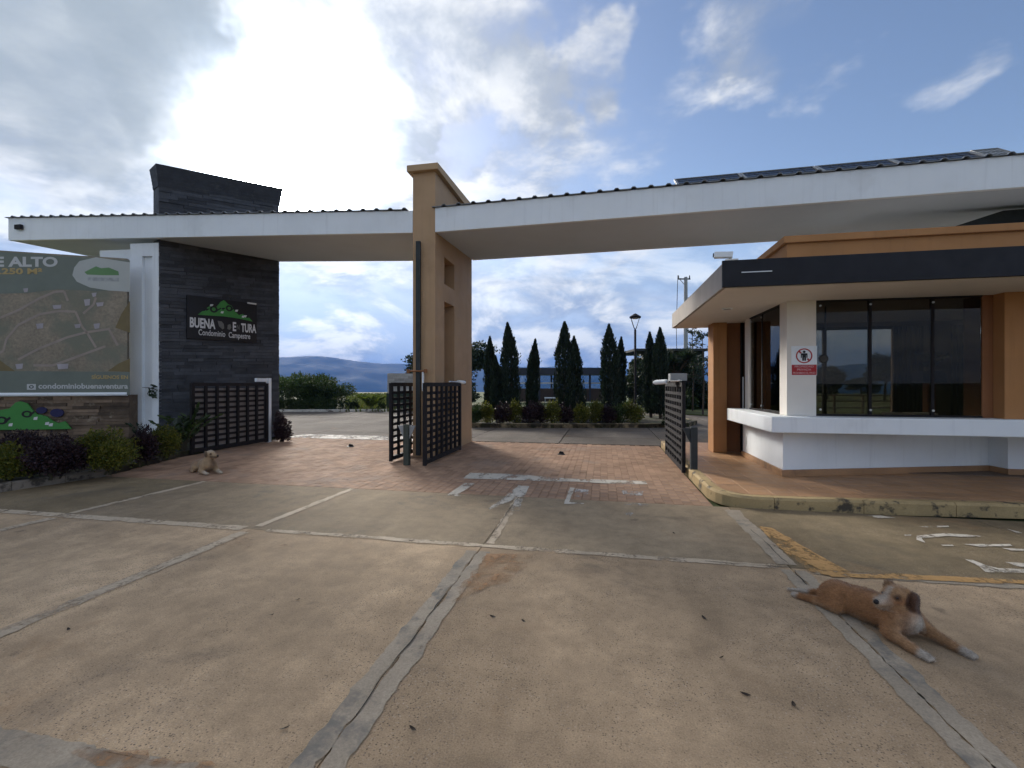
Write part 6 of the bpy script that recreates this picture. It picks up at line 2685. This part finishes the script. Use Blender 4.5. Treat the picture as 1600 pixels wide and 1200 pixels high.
# near dog: local x forward (towards its front paws), y to its left, z up
P1 = [
    ('c', 0.05, (-0.37, -0.03, 0.085), (-0.19, -0.01, 0.095), 0.095, 0.092),
    ('c', 0.05, (-0.19, -0.01, 0.095), (-0.02, 0.0, 0.112), 0.092, 0.104),
    ('c', 0.04, (-0.02, 0.0, 0.115), (0.045, 0.0, 0.115), 0.10, 0.085),
    # neck and head, turned to its right
    ('c', 0.04, (0.01, 0.0, 0.16), (0.022, -0.008, 0.235), 0.078, 0.056),
    ('e', 0.018, (0.015, -0.025, 0.258), (0.058, 0.062, 0.054)),
    ('e', 0.014, (0.012, -0.052, 0.236), (0.052, 0.046, 0.044)),
    ('e', 0.010, (-0.010, -0.070, 0.268), (0.018, 0.022, 0.012)),
    ('c', 0.012, (0.008, -0.085, 0.226), (0.000, -0.150, 0.214), 0.036, 0.030),
    ('c', 0.015, (0.008, -0.070, 0.204), (0.002, -0.132, 0.193), 0.028, 0.020),
    ('e', 0.010, (0.040, -0.068, 0.268), (0.018, 0.022, 0.012)),
    # ears: near one hangs wide, far one half hidden
    ('c', 0.012, (0.055, 0.005, 0.285), (0.078, 0.025, 0.250), 0.022, 0.026),
    ('e', 0.012, (0.083, 0.036, 0.225), (0.017, 0.056, 0.060), rotz(0.35)),
    ('e', 0.010, (0.086, 0.030, 0.172), (0.014, 0.042, 0.034), rotz(0.35)),
    ('e', 0.012, (-0.040, -0.005, 0.288), (0.020, 0.034, 0.034)),
    # front legs
    ('c', 0.035, (0.02, -0.075, 0.115), (0.045, -0.120, 0.055), 0.055, 0.042),
    ('c', 0.020, (0.045, -0.125, 0.046), (0.165, -0.140, 0.028), 0.037, 0.024),
    ('c', 0.012, (0.165, -0.140, 0.026), (0.215, -0.146, 0.021), 0.023, 0.023),
    ('e', 0.010, (0.245, -0.148, 0.018), (0.034, 0.026, 0.019)),
    ('c', 0.035, (0.02, 0.075, 0.125), (0.080, 0.115, 0.065), 0.055, 0.041),
    ('c', 0.020, (0.080, 0.118, 0.055), (0.215, 0.125, 0.030), 0.036, 0.023),
    ('c', 0.012, (0.215, 0.125, 0.027), (0.265, 0.125, 0.021), 0.022, 0.022),
    ('e', 0.010, (0.295, 0.125, 0.018), (0.035, 0.026, 0.019)),
    # hind legs laid out behind
    ('c', 0.035, (-0.37, -0.085, 0.080), (-0.300, -0.120, 0.050), 0.074, 0.050),
    ('c', 0.020, (-0.335, -0.125, 0.040), (-0.455, -0.150, 0.028), 0.042, 0.025),
    ('c', 0.012, (-0.455, -0.150, 0.028), (-0.535, -0.185, 0.022), 0.022, 0.019),
    ('e', 0.010, (-0.560, -0.193, 0.018), (0.032, 0.023, 0.017), rotz(0.35)),
    ('c', 0.035, (-0.37, 0.05, 0.080), (-0.310, 0.100, 0.050), 0.072, 0.048),
    ('c', 0.020, (-0.330, 0.100, 0.040), (-0.450, 0.080, 0.028), 0.040, 0.024),
    ('c', 0.012, (-0.450, 0.080, 0.028), (-0.530, 0.060, 0.021), 0.021, 0.018),
    ('e', 0.010, (-0.555, 0.055, 0.018), (0.030, 0.022, 0.017)),
    ('c', 0.020, (-0.45, -0.03, 0.060), (-0.56, -0.08, 0.028), 0.026, 0.016),
    ('c', 0.012, (-0.56, -0.08, 0.028), (-0.66, -0.15, 0.015), 0.016, 0.009),
]


def toes(x, y, side_sign=1):
    return [('e', 0.006, (x, y + o, 0.013), (0.018, 0.0085, 0.012)) for o in (-0.018, -0.006, 0.006, 0.018)]


P1 += toes(0.270, -0.148) + toes(0.322, 0.125)


def coat1(p):
    tan = np.array([0.315, 0.155, 0.066])
    dark = np.array([0.072, 0.032, 0.017])
    pale = np.array([0.44, 0.38, 0.31])
    sand = np.array([0.40, 0.25, 0.13])
    c = np.tile(tan, (len(p), 1))
    x, y, z = p.T

    def mixin(col, w):
        nonlocal c
        w = np.clip(w, 0, 1)[:, None]
        c = c * (1 - w) + col * w

    n = 0.5 + 0.5 * np.sin(37 * x + 11 * np.sin(29 * y)) * np.sin(41 * z + 7 * x)
    mixin(dark, 0.35 * (1 - sstep(np.abs(y), 0.0, 0.06)) * sstep(z, 0.12, 0.19) * (x < -0.02))
    mixin(sand, 0.6 * (1 - sstep(z, 0.02, 0.06)) * (x < 0.0) * (x > -0.45))
    mixin(sand, 0.5 * sstep(x, 0.02, 0.12) * (np.abs(y) > 0.08))
    # white paws
    mixin(pale, sstep(x, 0.205, 0.235) * (y < -0.06) * (z < 0.08))
    mixin(pale, sstep(x, 0.255, 0.285) * (y > 0.06) * (z < 0.08))
    mixin(pale, 1 - sstep(x, -0.56, -0.53))
    # white chest
    chest = np.exp(-(((x - 0.125) / 0.075) ** 2 + ((y - 0.02) / 0.075) ** 2 + ((z - 0.10) / 0.065) ** 2) * 0.9)
    mixin(pale, 1.5 * chest * (0.75 + 0.25 * n) * (x < 0.165) * (y < 0.085))
    # head: sandy face, pale muzzle and blaze, dark round eye
    head = sstep(z, 0.175, 0.20) * (np.abs(x) < 0.12) * (y < 0.02)
    mixin(sand, 0.65 * head * sstep(z, 0.24, 0.28))
    mz = (1 - sstep(y, -0.135, -0.075)) * (z > 0.165) * (x > -0.06)
    mixin(pale, 0.55 * mz)
    mixin(dark, 0.75 * (y < -0.105) * (1 - sstep(np.abs(z - 0.203), 0.003, 0.009)) * (x > -0.06))
    mixin(pale, 0.8 * head * (1 - sstep(np.abs(x - 0.006), 0.008, 0.024)) * (y < -0.05))
    mixin(sand * 1.1, 0.6 * head * (1 - sstep(z, 0.20, 0.23)))
    ed = np.linalg.norm(p - np.array([0.054, -0.074, 0.257]), axis=1)
    mixin(dark, 0.85 * (1 - sstep(ed, 0.010, 0.030)))
    # ears
    ear = np.minimum(np.linalg.norm((p - np.array([0.085, 0.028, 0.222])) / np.array([0.036, 0.072, 0.080]), axis=1), 9)
    mixin(dark, 0.95 * (1 - sstep(ear, 0.85, 1.15)))
    ear2 = np.linalg.norm((p - np.array([-0.047, -0.003, 0.292])) / np.array([0.026, 0.04, 0.04]), axis=1)
    mixin(dark, 0.7 * (1 - sstep(ear2, 0.8, 1.1)))
    return c


fm = fur_mat('dog_coat')
o1 = C(2.47, 2.92)
h1 = C(0.28, -0.96)
dog('tan dog with white paws sprawled on the concrete, head turned back', (o1[0], o1[1], 0.004), h1, P1, coat1,
    [((0.0500, -0.075, 0.2560), 0.0095), ((-0.028, -0.084, 0.256), 0.0085)], ((-0.001, -0.179, 0.222), 0.0165), fm, lo=(-0.72, -0.28, -0.012), hi=(0.37, 0.22, 0.33))

# far dog: lying upright, head up and looking to its left
# head built facing left, then turned back on the neck
def turned(parts, c, a):
    R = rotz(a)
    c = np.array(c, float)

    def t(p):
        return tuple((np.array(p, float) - c) @ R.T + c)

    out = []
    for q in parts:
        if q[0] == 'c':
            out.append((q[0], q[1], t(q[2]), t(q[3]), q[4], q[5]))
        else:
            out.append((q[0], q[1], t(q[2]), q[3], R))
    return out


PIV2, TURN2 = (0.05, 0.01, 0.0), radians(-55)
HEAD2 = turned([
    # head turned to its left
    ('e', 0.020, (0.050, 0.025, 0.352), (0.068, 0.070, 0.058)),
    ('e', 0.014, (0.055, 0.055, 0.332), (0.056, 0.050, 0.048)),
    ('c', 0.012, (0.058, 0.085, 0.328), (0.070, 0.158, 0.312), 0.040, 0.032),
    ('c', 0.012, (0.058, 0.075, 0.300), (0.068, 0.142, 0.288), 0.032, 0.023),
    ('e', 0.008, (0.112, -0.015, 0.352), (0.018, 0.030, 0.056)),
    ('e', 0.008, (-0.012, -0.012, 0.356), (0.018, 0.030, 0.054)),
], PIV2, TURN2)
P2 = [
    ('c', 0.06, (-0.42, -0.01, 0.11), (-0.20, 0.0, 0.12), 0.105, 0.100),
    ('c', 0.06, (-0.20, 0.0, 0.12), (0.0, 0.0, 0.16), 0.100, 0.105),
    ('c', 0.04, (-0.01, 0.0, 0.17), (0.05, 0.0, 0.15), 0.105, 0.080),
    ('c', 0.04, (0.02, 0.0, 0.22), (0.045, 0.015, 0.315), 0.080, 0.062),
    *HEAD2,
    ('c', 0.04, (0.03, 0.07, 0.15), (0.06, 0.105, 0.065), 0.056, 0.042),
    ('c', 0.02, (0.06, 0.108, 0.048), (0.20, 0.125, 0.032), 0.038, 0.026),
    ('e', 0.010, (0.245, 0.132, 0.022), (0.048, 0.030, 0.023)),
    ('c', 0.04, (0.03, -0.07, 0.15), (0.05, -0.120, 0.065), 0.056, 0.042),
    ('c', 0.02, (0.05, -0.122, 0.048), (0.16, -0.085, 0.034), 0.038, 0.026),
    ('e', 0.010, (0.205, -0.068, 0.022), (0.048, 0.030, 0.023)),
    ('c', 0.04, (-0.40, -0.10, 0.10), (-0.28, -0.15, 0.07), 0.088, 0.056),
    ('c', 0.02, (-0.28, -0.15, 0.045), (-0.40, -0.18, 0.032), 0.042, 0.028),
    ('e', 0.012, (-0.27, -0.19, 0.024), (0.065, 0.028, 0.024)),
    ('c', 0.04, (-0.40, 0.10, 0.10), (-0.28, 0.14, 0.07), 0.088, 0.056),
    ('e', 0.012, (-0.27, 0.175, 0.024), (0.065, 0.028, 0.024)),
    ('c', 0.02, (-0.50, 0.0, 0.07), (-0.66, -0.10, 0.03), 0.032, 0.018),
]


def coat2(p):
    base = np.array([0.36, 0.245, 0.140])
    pale = np.array([0.47, 0.39, 0.29])
    dark = np.array([0.085, 0.052, 0.032])
    c = np.tile(base, (len(p), 1))
    x, y, z = p.T
    whole = p
    pv_ = np.array(PIV2)
    hp_ = (p - pv_) @ rotz(TURN2) + pv_          # head coordinates before the turn

    def mixin(col, w):
        nonlocal c
        w = np.clip(w, 0, 1)[:, None]
        c = c * (1 - w) + col * w

    mixin(np.array([0.20, 0.11, 0.06]), 0.6 * (1 - sstep(x, -0.35, -0.2)))
    mixin(pale, sstep(x, 0.10, 0.18) * (z < 0.12))
    mixin(pale, 0.5 * sstep(z, 0.36, 0.39))
    mixin(np.array([0.16, 0.105, 0.07]), 0.9 * np.exp(-(((x - 0.12) / 0.08) ** 2 + ((y - 0.05) / 0.06) ** 2 + ((z - 0.19) / 0.09) ** 2)))
    p = hp_
    y = np.where(z > 0.26, hp_[:, 1], -1.0)
    for cx in (0.114, -0.014):
        e = np.linalg.norm((p - np.array([cx, -0.015, 0.350])) / np.array([0.026, 0.040, 0.064]), axis=1)
        mixin(dark, 0.8 * (1 - sstep(e, 0.8, 1.1)))
    mixin(dark, 0.85 * (y > 0.05) * (1 - sstep(np.abs(z - 0.300), 0.006, 0.018)))
    for ex in (0.105, 0.005):
        e = np.linalg.norm(p - np.array([ex, 0.078, 0.352]), axis=1)
        mixin(dark, 0.8 * (1 - sstep(e, 0.012, 0.030)))
    return c


o2 = C(-5.45, 8.17)
h2 = C(0.72, -0.69)


def turn_pt(p):
    c = np.array(PIV2)
    return tuple((np.array(p) - c) @ rotz(TURN2).T + c)


dog('cream dog lying head-up on the bricks in front of the tower gate', (o2[0], o2[1], 0.004), h2, P2, coat2,
    [(turn_pt((0.100, 0.078, 0.356)), 0.011), (turn_pt((0.012, 0.086, 0.356)), 0.011)], (turn_pt((0.071, 0.188, 0.320)), 0.019), fm, step=0.008, lo=(-0.74, -0.28, -0.012), hi=(0.34, 0.26, 0.44), hairs=12000)
